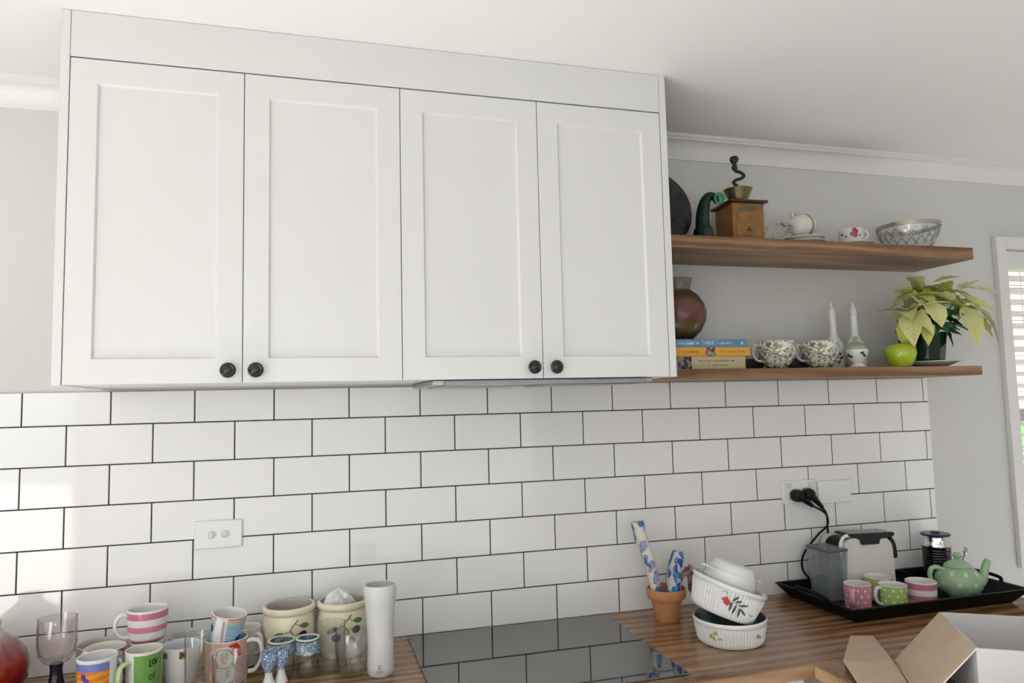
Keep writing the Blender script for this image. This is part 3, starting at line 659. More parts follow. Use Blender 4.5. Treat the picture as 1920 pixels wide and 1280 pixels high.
e, rf = ramekin('upper fluted white ramekin tilted inside the lower one, with berries', tl, .0985, .080, .083, rot.to_euler(), fl=60)
f = f + .05
b = MB(); [patch(b, rf, f + dx, z, .0045, .0045, off=.002) for dx, z in ((-.13, .046), (-.07, .050), (-.01, .045), (-.08, .040), (-.02, .037), (.03, .041))]; b.build('berry_print', plain('berry_red', (.52, .05, .06), .2), e)
b = MB(); [patch(b, rf, f + dx, z, a_, b_, r_, 'leaf', .002) for dx, z, a_, b_, r_ in ((.16, .056, .011, .0032, .9), (.10, .034, .013, .003, 1.55), (.22, .030, .014, .003, 1.45), (.27, .052, .009, .003, .4), (.38, .026, .013, .003, 1.75), (.44, .046, .013, .0028, .25), (.49, .030, .013, .0028, -.55))]; b.build('leaf_print', plain('bottle_green', (.06, .14, .09), .2), e)
b = MB(); stroke(b, rf, [(f - .22, .062), (f - .14, .066), (f - .06, .060)], .0012, .002); stroke(b, rf, [(f + .04, .042), (f + .2, .046), (f + .45, .040)], .0012, .002); stroke(b, rf, [(f + .74, .030), (f + .84, .026), (f + .95, .028)], .0016, .002); b.build('stem_print', plain('stem_grey', (.12, .15, .12), .3), e)
b = MB(); stroke(b, rf, [(f - .66, .046), (f - .60, .048), (f - .54, .045), (f - .48, .047)], .0014, .001); stroke(b, rf, [(f - .78, .045), (f - .74, .046)], .0014, .001); b.build('script_print', plain('script_rose', (.60, .38, .38), .3), e)
up = rot.to_3x3() @ Vector((0, 0, 1))
e = empty('lidded_dish', tl + up * .0835 + Vector((.001, .006, 0)), label='small white casserole dish with handles, upside down on the ramekins', cat='dish', rot=rot.to_euler())
b = MB(); b.lathe([(.064, -.004), (.0690, -.004), (.0700, 0), (.0690, .012), (.0660, .022), (.0665, .0245), (.060, .030), (.0565, .044), (.0500, .0490), (.03, .0505), (0, .0505)], 56); b.build('dish', M_ram, e)
for s in (-1, 1):
    b = MB(); P = smoothpath([(s * .064, -.022, .022), (s * .084, -.016, .0225), (s * .0925, 0, .023), (s * .084, .016, .0225), (s * .064, .022, .022)], 5); b.tube(P, .0042, 8, flat=.7); b.build('handle', M_ram, e)

# ------------------------------------------------------------------ tray and what stands on it
M_tray = plain('black_tray', (.007, .006, .006), .5, .2, spec=.12)
t = NT('tray_floor'); M_trayf = t.out(t.ramp(t.noise(60, 4), [(.48, (.008, .007, .006)), (.64, (.04, .035, .016)), (.74, (.14, .12, .05))]), .3, spec=.2)
tr = empty('serving_tray', (2.465, -.181, .9), label='large black serving tray with flared sides under the coffee machine', cat='tray')
x0, x1, y0, y1, X0, X1, Y0, Y1, zr = -.285, .285, -.142, .146, -.322, .335, -.172, .174, .043
b = MB(); T = .006
def rc(a, b_, c, d, z): return [(a, c, z), (b_, c, z), (b_, d, z), (a, d, z)]
vs = rc(x0, x1, y0, y1, 0) + rc(X0, X1, Y0, Y1, zr) + rc(X0 + T * 2, X1 - T * 2, Y0 + T * 2, Y1 - T * 2, zr) + rc(x0 + T, x1 - T, y0 + T, y1 - T, T)
fs = [[3, 2, 1, 0]] + [[r * 4 + i, r * 4 + (i + 1) % 4, r * 4 + 4 + (i + 1) % 4, r * 4 + 4 + i] for r in range(3) for i in range(4)]
b.add(vs, fs); b.add(vs[12:16], [[0, 1, 2, 3]], 1); b.build('dish', [M_tray, M_trayf], tr, smooth=False)
for s in (-1, 1):
    xx = X0 - .002 if s < 0 else X1 + .002
    b = MB(); b.tube(smoothpath([(xx + .012 * -s, -.075, zr - .006), (xx, -.062, zr + .010), (xx, 0, zr + .014), (xx, .062, zr + .010), (xx + .012 * -s, .075, zr - .006)], 6), .0055, 10); b.build('handle', M_tray, tr)
TZ = .9062
# coffee machine
M_machw = plain('machine_cream', (.77, .75, .67), .30, .01); M_machs = plain('machine_white', (.86, .87, .88), .25, .01)
M_tank = glass('tank_plastic', (.88, .90, .92), (.5, .53, .56), haze=.22, hcol=(.50, .54, .58)); 
cm = empty('coffee_machine', (2.405, -.081, TZ), label='small cream and black coffee capsule machine on the tray', cat='coffee machine')
yf, ybk = -.052, .055
def rr_poly(pts, rs, n=6):
    """rounded polygon"""
    out = []; N = len(pts)
    for i in range(N):
        p0, p, p1 = Vector(pts[i - 1]), Vector(pts[i]), Vector(pts[(i + 1) % N]); r = rs[i]
        if r == 0: out.append(tuple(p)); continue
        a = p + (p0 - p).normalized() * r; c = p + (p1 - p).normalized() * r
        for k in range(n + 1): q = k / n; out.append(tuple(a * (1 - q) ** 2 + p * 2 * q * (1 - q) + c * q * q))
    return out
shell = rr_poly([(-.080, .0), (.100, 0), (.093, .177), (-.096, .184)], [.004, .004, .045, .05], 8)
b = MB(); b.prism(shell, yf, yf + .012); b.build('side_panel', M_machw, cm)
b = MB(); b.prism(shell, ybk - .012, ybk); b.build('side_panel', M_machw, cm)
core = [(x * .97 + .002, max(0.003, z * .97)) for x, z in shell]
b = MB(); b.prism(core, yf + .0125, ybk - .0125); b.build('core', M_black, cm)
b = MB(); pl = [(-.0985 + .002 * sin(q), 0) for q in (0,)]
edge = [(-.081, .002), (-.0895, .06), (-.0965, .12), (-.1010, .158), (-.0960, .176), (-.083, .1885), (-.060, .1895)]
b.tube(smoothpath([(x, yf + .005, z) for x, z in edge], 5), .0055, 10); b.build('edge_trim', M_machs, cm)
lev = rr_poly([(-.075, .190), (-.030, .1765), (-.030, .160), (.040, .158), (.043, .174), (.092, .176), (.102, .184), (.098, .192), (-.070, .197)], [.003, .01, .004, .004, .006, .01, .006, .006, .003], 4)
b = MB(); b.prism(lev, yf - .004, yf + .062); b.build('lever', M_blackgloss, cm)
hd_ = rr_poly([(.094, .178), (.105, .172), (.118, .150), (.121, .108), (.112, .104), (.100, .150)], [.004, .012, .015, .004, .004, .01], 4)
b = MB(); b.prism(hd_, yf + .01, ybk - .012); b.build('brew_head', M_blackgloss, cm)
b = MB(); b.box(.101, .150, -.04, .04, 0, .022, bev=.004); b.build('drip_tray', M_black, cm)
tk = MB(); rect = lambda s_, z: [(-.130 - .044 * s_, -.026 - .05 * s_, z), (-.130 + .030 * s_, -.026 - .05 * s_, z), (-.130 + .030 * s_, -.026 + .05 * s_, z), (-.130 - .044 * s_, -.026 + .05 * s_, z)]
A_ = [rect(.84, .002), rect(1.0, .150), rect(.95, .150), rect(.79, .006)]
vs = sum(A_, []); fs = [[3, 2, 1, 0]] + [[r * 4 + i, r * 4 + (i + 1) % 4, r * 4 + 4 + (i + 1) % 4, r * 4 + 4 + i] for r in range(3) for i in range(4)] + [[12, 13, 14, 15]]
tk.add(vs, fs); tko = tk.build('water_tank', M_tank, cm, smooth=False)
b = MB(); b.box(-.177, -.098, -.079, .027, .1505, .158, bev=.003); b.build('tank_lid', plain('smoke_lid', (.12, .12, .13), .25), tko)
b = MB(); b.prism([(-.097, .004), (-.084, .004), (-.1005, .150), (-.1125, .150)], -.045, .05); b.build('back_panel', plain('blue_black', (.05, .075, .11), .2), cm)
# milk frother
fr = empty('milk_frother', (2.742, -.066, TZ), label='black cylindrical milk frother with a chrome collar behind the teapot', cat='frother')
b = MB(); prf = [(0, .001), (.0430, .001), (.0440, .004)] + sum([[(.0440, .012 + .0085 * i), (.0428, .0135 + .0085 * i), (.0428, .0165 + .0085 * i), (.0440, .018 + .0085 * i)] for i in range(12)], []) + [(.0440, .118), (0, .118)]
b.lathe(prf, 48); b.build('body', M_blackgloss, fr)
b = MB(); b.lathe([(0, .1182), (.0435, .1182), (.0435, .124), (.0400, .130), (.0395, .150), (.0420, .153), (0, .153)], 48); b.build('collar', M_chrome, fr)
b = MB(); b.lathe([(0, .1532), (.0450, .1532), (.0455, .157), (.0430, .160), (.0150, .161), (.0130, .166), (0, .167)], 48); b.build('lid', plain('navy_lid', (.03, .03, .07), .25), fr)
b = MB(); b.lathe([(0, 0), (.048, 0), (.048, .0008), (0, .0008)], 32); b.build('base', M_black, fr)
# dotted mugs on the tray
M_pd = dots('pink_dots', (.66, .29, .36), (.83, .78, .76), 11, .0165, 1.35, .215); M_gd = dots('green_dots', (.42, .58, .20), (.80, .84, .62), 11, .0165, 1.35, .215)
loc = (2.272, -.228, TZ); f = facing(loc); mug('pink polka dot mug at the front left of the tray', loc, .0385, .072, M_pd, None, f - .25, hm=plain('pink_handle', (.70, .36, .42), .12), rb=.037, out=.022, z0=.2, z1=.85)
loc = (2.369, -.262, TZ); f = facing(loc); mug('green polka dot mug with a white handle on the tray', loc, .0400, .068, M_gd, None, f - .95, rb=.0375, out=.020, z0=.2, z1=.9)
loc = (2.392, -.1795, TZ); f = facing(loc); mug('yellow-green mug behind the green polka dot mug', loc, .0405, .071, plain('yellow_green', (.62, .62, .26), .15), None, f + 2.4, rb=.038, out=.02)
M_pst2 = stripes('pink_stripes_tray', .068, [(0, (.80, .79, .75)), (.22, PINK), (.45, (.82, .81, .78)), (.70, PINKD), (.96, (.84, .83, .81))])
loc = (2.4775, -.258, TZ); f = facing(loc); mug('pink and white striped mug on the tray beside the teapot', loc, .0435, .068, M_pst2, None, f + 2.9, rb=.041, out=.02)
# teapot
M_tp = dots('mint_dots', (.37, .56, .34), (.64, .76, .66), 9, .030, 1.45, .22); M_mint = plain('mint_glaze', (.38, .57, .35), .1, .02)
loc = Vector((2.658, -.226, TZ)); f = facing(loc); ta = math.atan2(R0.y, R0.x)
tp = empty('teapot', loc, label='round mint green teapot with white polka dots on the tray', cat='teapot', rot=(0, 0, ta))
b = MB(); b.lathe([(0, 0), (.040, 0), (.042, .003), (.056, .014), (.066, .032), (.0685, .048), (.064, .064), (.052, .078), (.042, .085), (.040, .0885), (.036, .0885), (.034, .084), (.05, .07), (.06, .045), (.045, .012), (0, .008)], 56); b.build('body', M_tp, tp)
b = MB(); b.lathe([(0, .0893), (.0405, .0893), (.041, .0915), (.034, .099), (.022, .106), (.0105, .110), (.0085, .114), (.0125, .119), (.0135, .125), (.0095, .131), (0, .133)], 44); b.build('lid', M_mint, tp)
b = MB(); b.tube(smoothpath([(-.061, 0, .030), (-.082, 0, .040), (-.0905, 0, .062), (-.085, 0, .084), (-.068, 0, .088), (-.046, 0, .080)], 6), .0068, 12, flat=1.3, up=(0, 1, 0)); b.build('handle', M_mint, tp)
b = MB(); P = smoothpath([(.054, 0, .030), (.073, 0, .044), (.081, 0, .070), (.090, 0, .097), (.097, 0, .106)], 6); N_ = len(P); b.tube(P, [.0165 - .0075 * i / (N_ - 1) for i in range(N_)], 14, up=(0, 1, 0)); b.build('spout', M_mint, tp)
ts = empty('teaspoon', (2.775, -.150, .9), label='small metal spoon standing behind the teapot spout', cat='spoon')
b = MB(); b.lathe([(0, -.012), (.008, -.009), (.0105, 0), (.008, .009), (0, .012)], 20, Matrix.Translation((-.008, -.006, .121)) @ Matrix.Diagonal((1, .35, 1.1, 1))); b.build('bowl', M_steel, ts)
b = MB(); b.tube([(-.030, .030, .0065), (-.020, .012, .06), (-.009, -.005, .112)], .0018, 8); b.build('handle', M_steel, ts)

# ------------------------------------------------------------------ carton
M_kraft = plain('kraft_card', (.60, .475, .35), .85, .05); M_cardw = plain('white_card', (.76, .755, .775), .6, .015)
BL = Vector((2.114, -.676)); FL = Vector((1.979, -.891)); BR = Vector((2.262, -.745)); zt = 1.03
d_ = FL - BL; u_ = (BR - BL).normalized(); v_ = d_.normalized(); Ls = d_.length; Lw = .20
u_ = Vector((-v_.y, v_.x)); u_ = u_ if u_.x > 0 else -u_
cx = empty('carton', (BL.x, BL.y, .9), rz=math.atan2(u_.y, u_.x), label='open white cardboard carton with kraft brown flaps', cat='box')
h = zt - .9
def lp(x, y, z): q = Vector((x - BL.x, y - BL.y)); return (q.dot(u_), -q.dot(v_), z - .9)
th = .004
def wall2(b0, mi_out, mi_in):
    pass
def card(name, b_, mats, mi): o = MB(); o.box(*b_, bev=.0004, mi=0); return o.build(name, mats, cx)
card('side_panel', (0, th, -Ls, 0, .0005, h), M_cardw, 0); card('side_panel', (Lw - th, Lw, -Ls, 0, .0005, h), M_cardw, 0)
card('end_panel', (th, Lw - th, -th, 0, .0005, h), M_cardw, 0); card('end_panel', (th, Lw - th, -Ls, -Ls + th, .0005, h), M_cardw, 0); card('base_panel', (th, Lw - th, -Ls + th, -th, .0005, th), M_kraft, 0)
def sheet(name, quad, mats, t_=.003, par=cx):
    b = MB(); P = [Vector(p) for p in quad]; nn = (P[1] - P[0]).cross(P[2] - P[0]).normalized()
    if nn.z < 0: nn = -nn
    n = len(P); vs = [tuple(p) for p in P] + [tuple(p - nn * t_) for p in P]
    b.add(vs, [list(range(n))], 0); b.add(vs, [list(range(n, 2 * n))[::-1]] + [[i, (i + 1) % n, (i + 1) % n + n, i + n] for i in range(n)], 1 if len(mats) > 1 else 0)
    return b.build(name, mats, par, smooth=False)
O_ = lp(2.030, -.617, .911); dd = Vector((0, -Ls, 0))
sheet('flap', [(0, 0, h + .001), (0, -Ls, h + .001), tuple(Vector(O_) + dd), O_], [M_kraft, M_cardw])
sheet('flap', [(Lw, 0, h + .001), (Lw + .085, 0, h + .020), (Lw + .085, -Ls, h + .020), (Lw, -Ls, h + .001)], [M_kraft, M_cardw])
sheet('tuck_flap', [lp(1.9000, -.600, .9205), lp(2.0030, -.6435, .9205), lp(2.130, -.440, .9045), lp(2.076, -.4185, .9045)], [M_kraft, M_kraft])
sheet('tuck_flap', [lp(1.8995, -.6005, .9205), lp(1.864, -.686, .9035), lp(1.956, -.737, .9035), lp(2.0025, -.6440, .9205)], [M_kraft, M_kraft], .002)

# ------------------------------------------------------------------ things on the upper shelf
t = NT('dark_platter'); M_plat = t.out(t.ramp(t.noise(40, 4), [(.5, (.006, .007, .012)), (.66, (.012, .016, .045)), (.75, (.05, .06, .09))]), .18)
e = empty('platter', (1.752, -.052, SU), label='dark round platter standing against the wall on the upper shelf', cat='platter', rot=(math.radians(-8), 0, 0))
b = MB(); b.lathe([(0, 0), (.07, 0), (.10, -.004), (.126, -.012), (.128, -.010), (.128, -.0085), (.10, .001), (.07, .006), (0, .006)], 64, Matrix.Translation((0, 0, .129)) @ Matrix.Rotation(PI / 2, 4, 'X') @ Matrix.Scale(-1, 4, (0, 0, 1))); b.build('dish', M_plat, e)
# green glass ornament
t = NT('green_glass'); M_gg = t.out(t.mix(t.noise(14, 2), (.0015, .012, .005), (.003, .040, .014)), .05)
e = empty('glass_ornament', (1.866, -.130, SU), label='dark green curled glass ornament beside the coffee grinder', cat='ornament')
b = MB(); P = smoothpath([(.002, 0, .001), (.000, 0, .04), (.000, 0, .085), (.008, 0, .125), (.022, 0, .150), (.042, -.004, .150), (.050, -.006, .132)], 6); N_ = len(P)
rad = [.042, .041, .040, .039, .038, .037, .036, .034, .027, .026, .026, .025, .025, .025, .024, .024, .023, .023, .022, .021, .021, .02, .02, .019, .019, .018, .018, .018, .017, .017, .016, .016, .015, .014, .013, .012, .010][:N_]
b.tube(P, rad, 20, flat=.75); b.build('body', M_gg, e)
b = MB(); P = [(.047 + (.021 - .0011 * k) * cos(k * .62), -.024 - .0003 * k, .137 + (.021 - .0011 * k) * sin(k * .62)) for k in range(16)]; b.tube(smoothpath(P, 3), .0042, 8); b.build('curl', plain('bright_green_glass', (.05, .30, .12), .05), e)
# coffee grinder
M_gbox = toile('grinder_wood', (.30, .135, .03), (.14, .05, .012), 20, .47, .35, (.36, .19, .045)); M_gtop = plain('grinder_top', (.06, .018, .010), .3, .2); M_iron = plain('cast_iron', (.012, .011, .010), .35, .2)
M_brass = plain('old_brass', (.24, .20, .09), .3, .2, metal=.75)
e = empty('coffee_grinder', (2.005, -.118, SU), label='antique wooden coffee grinder with a crank on the upper shelf', cat='coffee grinder', rz=math.radians(-4))
b = MB(); b.box(-.054, .054, -.054, .054, .014, .126, bev=.002); b.build('wooden_box', M_gbox, e)
b = MB(); b.box(-.060, .060, -.060, .060, 0, .0138, bev=.003); b.build('plinth', M_gbox, e)
b = MB(); b.box(-.066, .066, -.066, .066, .1262, .1345, bev=.003); b.build('top_board', M_gtop, e)
b = MB(); b.box(-.044, .044, -.0565, -.0545, .022, .062, bev=.001); d = b.build('drawer', M_gbox, e); b = MB(); b.lathe([(0, 0), (.004, 0), (.003, .006), (.007, .010), (.005, .014), (0, .015)], 16, Matrix.Translation((0, -.0567, .042)) @ Matrix.Rotation(PI / 2, 4, 'X')); b.build('drawer_knob', M_brass, d)
b = MB(); b.box(-.026, .026, -.0552, -.0542, .100, .117); b.build('nameplate', plain('verdigris', (.10, .11, .06), .4, .2), e)
b = MB(); b.lathe([(0, .1347), (.022, .1347), (.026, .138), (.0300, .150), (.0400, .174), (.0440, .182), (.0450, .1835), (.0415, .1835), (.034, .166), (.022, .146), (0, .144)], 40); b.build('hopper', M_brass, e)
b = MB(); b.tube(smoothpath([(0, 0, .144), (0, 0, .190), (-.008, -.004, .197), (-.016, -.004, .206), (-.006, -.004, .214), (.012, -.004, .220), (.022, -.004, .230), (.008, -.004, .240), (-.006, -.004, .243), (-.010, -.004, .254)], 5), .0052, 10); crk = b.build('crank', M_iron, e)
b = MB(); b.lathe([(0, .246), (.008, .247), (.0095, .255), (.0065, .262), (.007, .268), (.0125, .274), (.0148, .281), (.012, .288), (.005, .2915), (0, .292)], 24, Matrix.Translation((-.010, -.004, 0))); b.build('crank_knob', M_iron, crk)
# tea things
M_china = plain('bone_china', (.76, .74, .69), .12, .01); M_goldband = toile('gold_band', (.50, .37, .08), (.16, .14, .05), 150, .52, .2)
def saucer(label, loc, r, rot=None, mat=None, group='china saucers', name='saucer', h=.016, cat='saucer'):
    e = empty(name, loc, label=label, cat=cat, group=group, rot=rot)
    b = MB(); b.lathe([(0, 0), (r * .45, 0), (r * .5, .002), (r * .75, h * .45), (r, h), (r - .001, h + .0022), (r * .72, h * .45 + .0035), (r * .45, .0045), (0, .004)], 48); b.build('dish', mat or M_china, e); return e
saucer('lower china saucer of the stack under the lying teacup', (2.225, -.132, SU), .068); saucer('upper china saucer of the stack under the lying teacup', (2.227, -.132, SU + .0125), .066)
t = NT('lying_cup'); z = t.xyz()[2]; M_lcup = t.out(t.mix(t.math('MULTIPLY', t.math('GREATER_THAN', z, .034), t.math('LESS_THAN', z, .048)), (.76, .74, .69), t.mix(t.math('GREATER_THAN', t.noise(150, 3), .5), (.48, .36, .09), (.16, .15, .06))), .12)
Rm = (Matrix.Rotation(math.radians(28), 4, 'Z') @ Matrix.Rotation(math.radians(84), 4, 'Y')).to_euler()
e, _ = mug('white teacup with a gold band lying on its side on the saucers', (2.190, -.150, SU + .069), .039, .066, M_lcup, M_china, PI * .86, name='teacup', cat='cup', rb=.027, rot=Rm, bulge=.004, out=.02)
saucer('china saucer leaning on its edge left of the lying teacup', (2.148, -.108, SU + .041), .052, (math.radians(25), math.radians(-42), 0), toile('grey_saucer', (.60, .59, .55), (.14, .18, .10), 40, .58))
saucer('china saucer under the small rose teacup', (2.415, -.135, SU), .066)
loc = (2.4135, -.135, SU + .0055); f = facing(loc)
e, rf = mug('small white teacup with a red rose on the upper shelf', loc, .0385, .060, M_china, None, f + 1.25, name='teacup', cat='cup', rb=.024, bulge=.006, out=.017, z0=.35, z1=.85, rad=.003)
b = MB(); [patch(b, rf, f + .22 + dx, .044 + dz, .0075, .0075) for dx, dz in ((0, 0), (.16, .004), (.10, -.008), (-.12, -.004), (.06, .010))]; b.build('rose_print', plain('rose_red', (.45, .06, .08), .2, .2), e)
b = MB(); patch(b, rf, f - .75, .042, .005, .004); patch(b, rf, f - .42, .034, .004, .003); patch(b, rf, f + .7, .036, .005, .003, .5, 'leaf'); patch(b, rf, f + .02, .036, .006, .0025, -.5, 'leaf'); b.build('leaf_print', plain('sprig', (.13, .14, .12), .2, .2), e)
# glass bowl with a silver rim
e = empty('glass_bowl', (2.655, -.128, SU), label='cut glass bowl with a silver rim at the right end of the upper shelf', cat='bowl')
b = MB(); b.lathe([(0, 0), (.055, 0), (.062, .006), (.080, .03), (.093, .060), (.0965, .082), (.0945, .082), (.090, .058), (.077, .03), (.058, .008), (0, .005)], 56); b.build('bowl', glass('bowl_glass', (.96, .97, .97)), e)
b = MB(); b.lathe([(.0935, .080), (.0985, .080), (.0990, .093), (.0950, .094), (.0935, .080)], 56); b.build('silver_rim', plain('tarnished_silver', (.42, .40, .34), .35, .1, metal=.8), e)
b = MB()
for k in range(18):
    a = 2 * PI * k / 18
    for s in (-1, 1): b.tube([((.0925 - .0105 * q) * cos(a + s * q * .26), (.0925 - .0105 * q) * sin(a + s * q * .26), .072 - .030 * q) for q in (0, .25, .5, .75, 1)], .0013, 6)
b.build('cut_lattice', plain('lattice_silver', (.36, .36, .35), .25, .1, metal=.5), e)

# ------------------------------------------------------------------ things on the lower shelf
def text(body, size, loc, mat, parent, name='spine_text', fit=None):
    cu = bpy.data.curves.new(name, 'FONT'); cu.body = body; cu.size = size; cu.extrude = .0001; cu.align_y = 'CENTER'
    tmp = bpy.data.objects.new('tmp', cu); COL.objects.link(tmp); bpy.context.view_layer.update()
    me = bpy.data.meshes.new_from_object(tmp.evaluated_get(bpy.context.evaluated_depsgraph_get())); bpy.data.objects.remove(tmp); bpy.data.curves.remove(cu)
    me.materials.clear(); me.materials.append(mat); o = link(name, me, parent, loc); o.rotation_euler = (PI / 2, 0, 0)
    if fit and o.dimensions.x > 0: s_ = fit / max(v.co.x for v in me.vertices); o.scale = (s_, s_ * 1.0, 1)
    return o
def marks(x0, x1, z, h, mat, parent, seed):
    """a line of print too small to read"""
    r_ = random.Random(seed); b = MB(); x = x0
    while x < x1:
        w_ = r_.uniform(.0022, .0042); hh = h * r_.choice((.7, .7, 1.0, .85)); b.box(x, x + w_ * .32, -.0027, -.0023, z - h / 2, z - h / 2 + hh)
        b.box(x + w_ * .32, x + w_, -.0027, -.0023, z - h / 2 + r_.choice((0, .4, .55)) * h, z - h / 2 + r_.choice((.62, .68)) * h); x += w_ + .0012 + (.004 if r_.random() < .16 else 0)
    b.build('spine_text', mat, parent)
M_page = plain('book_pages', (.70, .66, .56), .9)
def book(label, x0, x1, y0, y1, z0, z1, cov, spine):
    e = empty('book', (x0, y0, z0), label=label, cat='book', group='stack of books under the brown vase')
    L_, D_, H_ = x1 - x0, y1 - y0, z1 - z0; c = .0022
    b = MB(); b.box(.003, L_ - .003, .004, D_ - .003, c, H_ - c); b.build('pages', M_page, e)
    b = MB(); b.box(0, L_, 0, D_, 0, c - .0001, bev=.0005); b.box(0, L_, 0, D_, H_ - c + .0001, H_, bev=.0005); b.box(0, L_, -.0022, .0008, 0, H_, bev=.0007); b.build('cover', cov, e)
    return e, H_
M_bsp = plain('blue_cover', (.11, .25, .40), .35, .2); M_osp = plain('orange_cover', (.72, .36, .04), .35, .06); M_csp = plain('cream_cover', (.52, .44, .27), .4, .06)
t = NT('photo_print'); M_photo = t.out(t.ramp(t.noise(70, 4), [(.38, (.02, .025, .02)), (.47, (.22, .08, .12)), (.54, (.40, .38, .20)), (.62, (.10, .04, .14)), (.70, (.45, .42, .38))], 'CONSTANT'), .35)
M_txtw = plain('pale_ink', (.62, .74, .80), .4); M_txtd = plain('brown_ink', (.16, .09, .05), .5)
e, H = book('thick cream book at the bottom of the stack', 1.668, 1.944, -.202, -.02, SL, 1.6635, M_csp, None)
b = MB(); b.box(.008, .096, -.0027, -.0021, .001, H - .001); b.build('spine_picture', M_photo, e)
marks(.118, .235, H * .66, .006, M_txtd, e, 1); marks(.165, .215, H * .32, .005, M_txtd, e, 2)
e, H = book('orange book in the middle of the stack', 1.652, 1.960, -.205, -.01, 1.6637, 1.6905, M_osp, None)
b = MB(); b.box(.158, .190, -.0027, -.0021, .001, H - .001); b.build('spine_picture', M_photo, e)
marks(.205, .285, H * .5, .0045, M_txtd, e, 3); marks(.085, .140, H * .5, .005, M_txtd, e, 4)
e, H = book('blue book on top of the stack', 1.662, 1.951, -.203, -.015, 1.6907, 1.7140, M_bsp, None)
marks(.060, .128, H * .5, .0085, M_txtw, e, 5); text('TABLE', .013, (.136, -.0026, H * .5), M_txtw, e, fit=.042); marks(.190, .235, H * .5, .005, M_txtw, e, 6)
b = MB(); b.lathe([(0, 0), (.004, 0), (.004, .0006), (0, .0006)], 20, Matrix.Translation((.272, -.0021, H * .5)) @ Matrix.Rotation(PI / 2, 4, 'X')); b.build('publisher_mark', M_txtw, e)
# brown vase on the books
t = NT('brown_glaze'); z = t.xyz()[2]; nz = t.noise(16, 4, None, .6, 1); zz = t.math('ADD', z, t.math('MULTIPLY', t.math('SUBTRACT', nz, .5), .05))
M_bv = t.out(t.mix(t.math('GREATER_THAN', z, .150), t.ramp(t.math('MULTIPLY', zz, 6.5), [(.05, (.05, .018, .010)), (.22, (.13, .11, .045)), (.38, (.12, .045, .030)), (.60, (.15, .045, .035)), (.85, (.10, .06, .03))]), (.17, .15, .10)), .14)
e = empty('brown_vase', (1.772, -.125, 1.7140), label='round brown glazed stoneware vase standing on the books', cat='vase')
b = MB(); b.lathe([(0, 0), (.035, 0), (.042, .006), (.066, .030), (.081, .060), (.0845, .085), (.078, .112), (.062, .137), (.046, .150), (.0385, .156), (.038, .162), (.0425, .178), (.047, .190), (.045, .191), (.040, .180), (.034, .16), (.04, .146), (.07, .11), (.075, .08), (.05, .03), (0, .01)], 56); b.build('body', M_bv, e)
# big cups
M_toile = toile('green_toile', (.78, .76, .66), (.11, .16, .09), 75, .50, .1, (.22, .26, .14))
for (x, y, lab) in ((2.091, -.152, 'left large teacup with green leaf print on the lower shelf'), (2.250, -.152, 'right large teacup with green leaf print on the lower shelf')):
    loc = (x, y, SL); f = facing(loc); mug(lab, loc, .0565, .085, M_toile, M_china, f - 1.30, name='teacup', cat='cup', group='large green print teacups', rb=.030, bulge=.010, out=.026, z0=.30, z1=.90, rad=.0045, hm=M_china)
M_dkp = toile('dark_foliage', (.07, .075, .055), (.015, .02, .012), 60, .48, .15, (.20, .16, .15))
for (x, lab) in ((2.042, 'dark patterned saucer standing behind the left large teacup'), (2.212, 'dark patterned saucer standing between the large teacups')):
    e = saucer(lab, (x + .02, -.055, SL), .062, None, M_dkp, 'dark patterned saucers', h=.034)
# bottles, sugar bowl, apple
M_bot = plain('white_china', (.74, .75, .72), .15, .01)
for (x, lab) in ((2.357, 'left slim white stoppered cruet with floral print'), (2.443, 'right slim white stoppered cruet with floral print')):
    loc = (x, -.088, SL); f = facing(loc)
    e = empty('cruet', loc, label=lab, cat='bottle', group='white china cruets')
    o_ = [(0, 0), (.030, 0), (.0335, .004), (.0345, .055), (.0325, .075), (.024, .092), (.0155, .104), (.0125, .120), (.0115, .150), (.0120, .176), (.0135, .180)]
    b = MB(); b.lathe(o_ + [(0, .180)], 40); b.build('bottle', M_bot, e)
    b = MB(); b.lathe([(0, .1805), (.0130, .1805), (.0135, .184), (.0120, .190), (.0100, .200), (.0060, .206), (.0045, .209), (.0058, .214), (.0040, .220), (0, .222)], 32); b.build('stopper', M_bot, e)
    rf = prof_r(o_[1:]); b = MB(); [patch(b, rf, f + dx, z, .009, .004, r_, 'leaf') for dx, z, r_ in ((-.5, .040, .8), (-.2, .034, -.5), (.25, .062, .6), (.5, .050, -.7), (.7, .036, .5), (.1, .024, .1), (.45, .022, 1.0))]; b.build('leaf_print', plain('leaf_dark', (.05, .10, .06), .2, .2), e)
    b = MB(); patch(b, rf, f - .32, .050, .007, .006); patch(b, rf, f + .35, .040, .006, .006); b.build('flower_print', plain('flower_pink', (.50, .26, .30), .2, .2), e)
loc = (2.372, -.172, SL); f = facing(loc)
e = empty('sugar_bowl', loc, label='small white footed sugar bowl with a green lid in front of the cruets', cat='sugar bowl')
o_ = [(0, 0), (.024, 0), (.026, .004), (.019, .010), (.017, .015), (.026, .026), (.034, .042), (.036, .058)]
b = MB(); b.lathe(o_ + [(.033, .058), (.03, .04), (.015, .024), (0, .02)], 44); b.build('bowl', M_bot, e)
b = MB(); b.lathe([(0, .0585), (.0365, .0585), (.0360, .062), (.028, .072), (.016, .080), (.0075, .084), (.0060, .088), (.0085, .093), (.0070, .099), (0, .102)], 40); b.build('lid', plain('pale_green_lid', (.36, .46, .30), .15, .1), e)
b = MB(); rf = prof_r(o_[4:]); [patch(b, rf, f + dx, z, .008, .004, r_, 'leaf') for dx, z, r_ in ((-.8, .040, .8), (-.55, .036, -.4), (.5, .046, .3), (.75, .038, -.6))]; b.build('leaf_print', plain('leaf_teal', (.02, .08, .05), .2, .2), e)
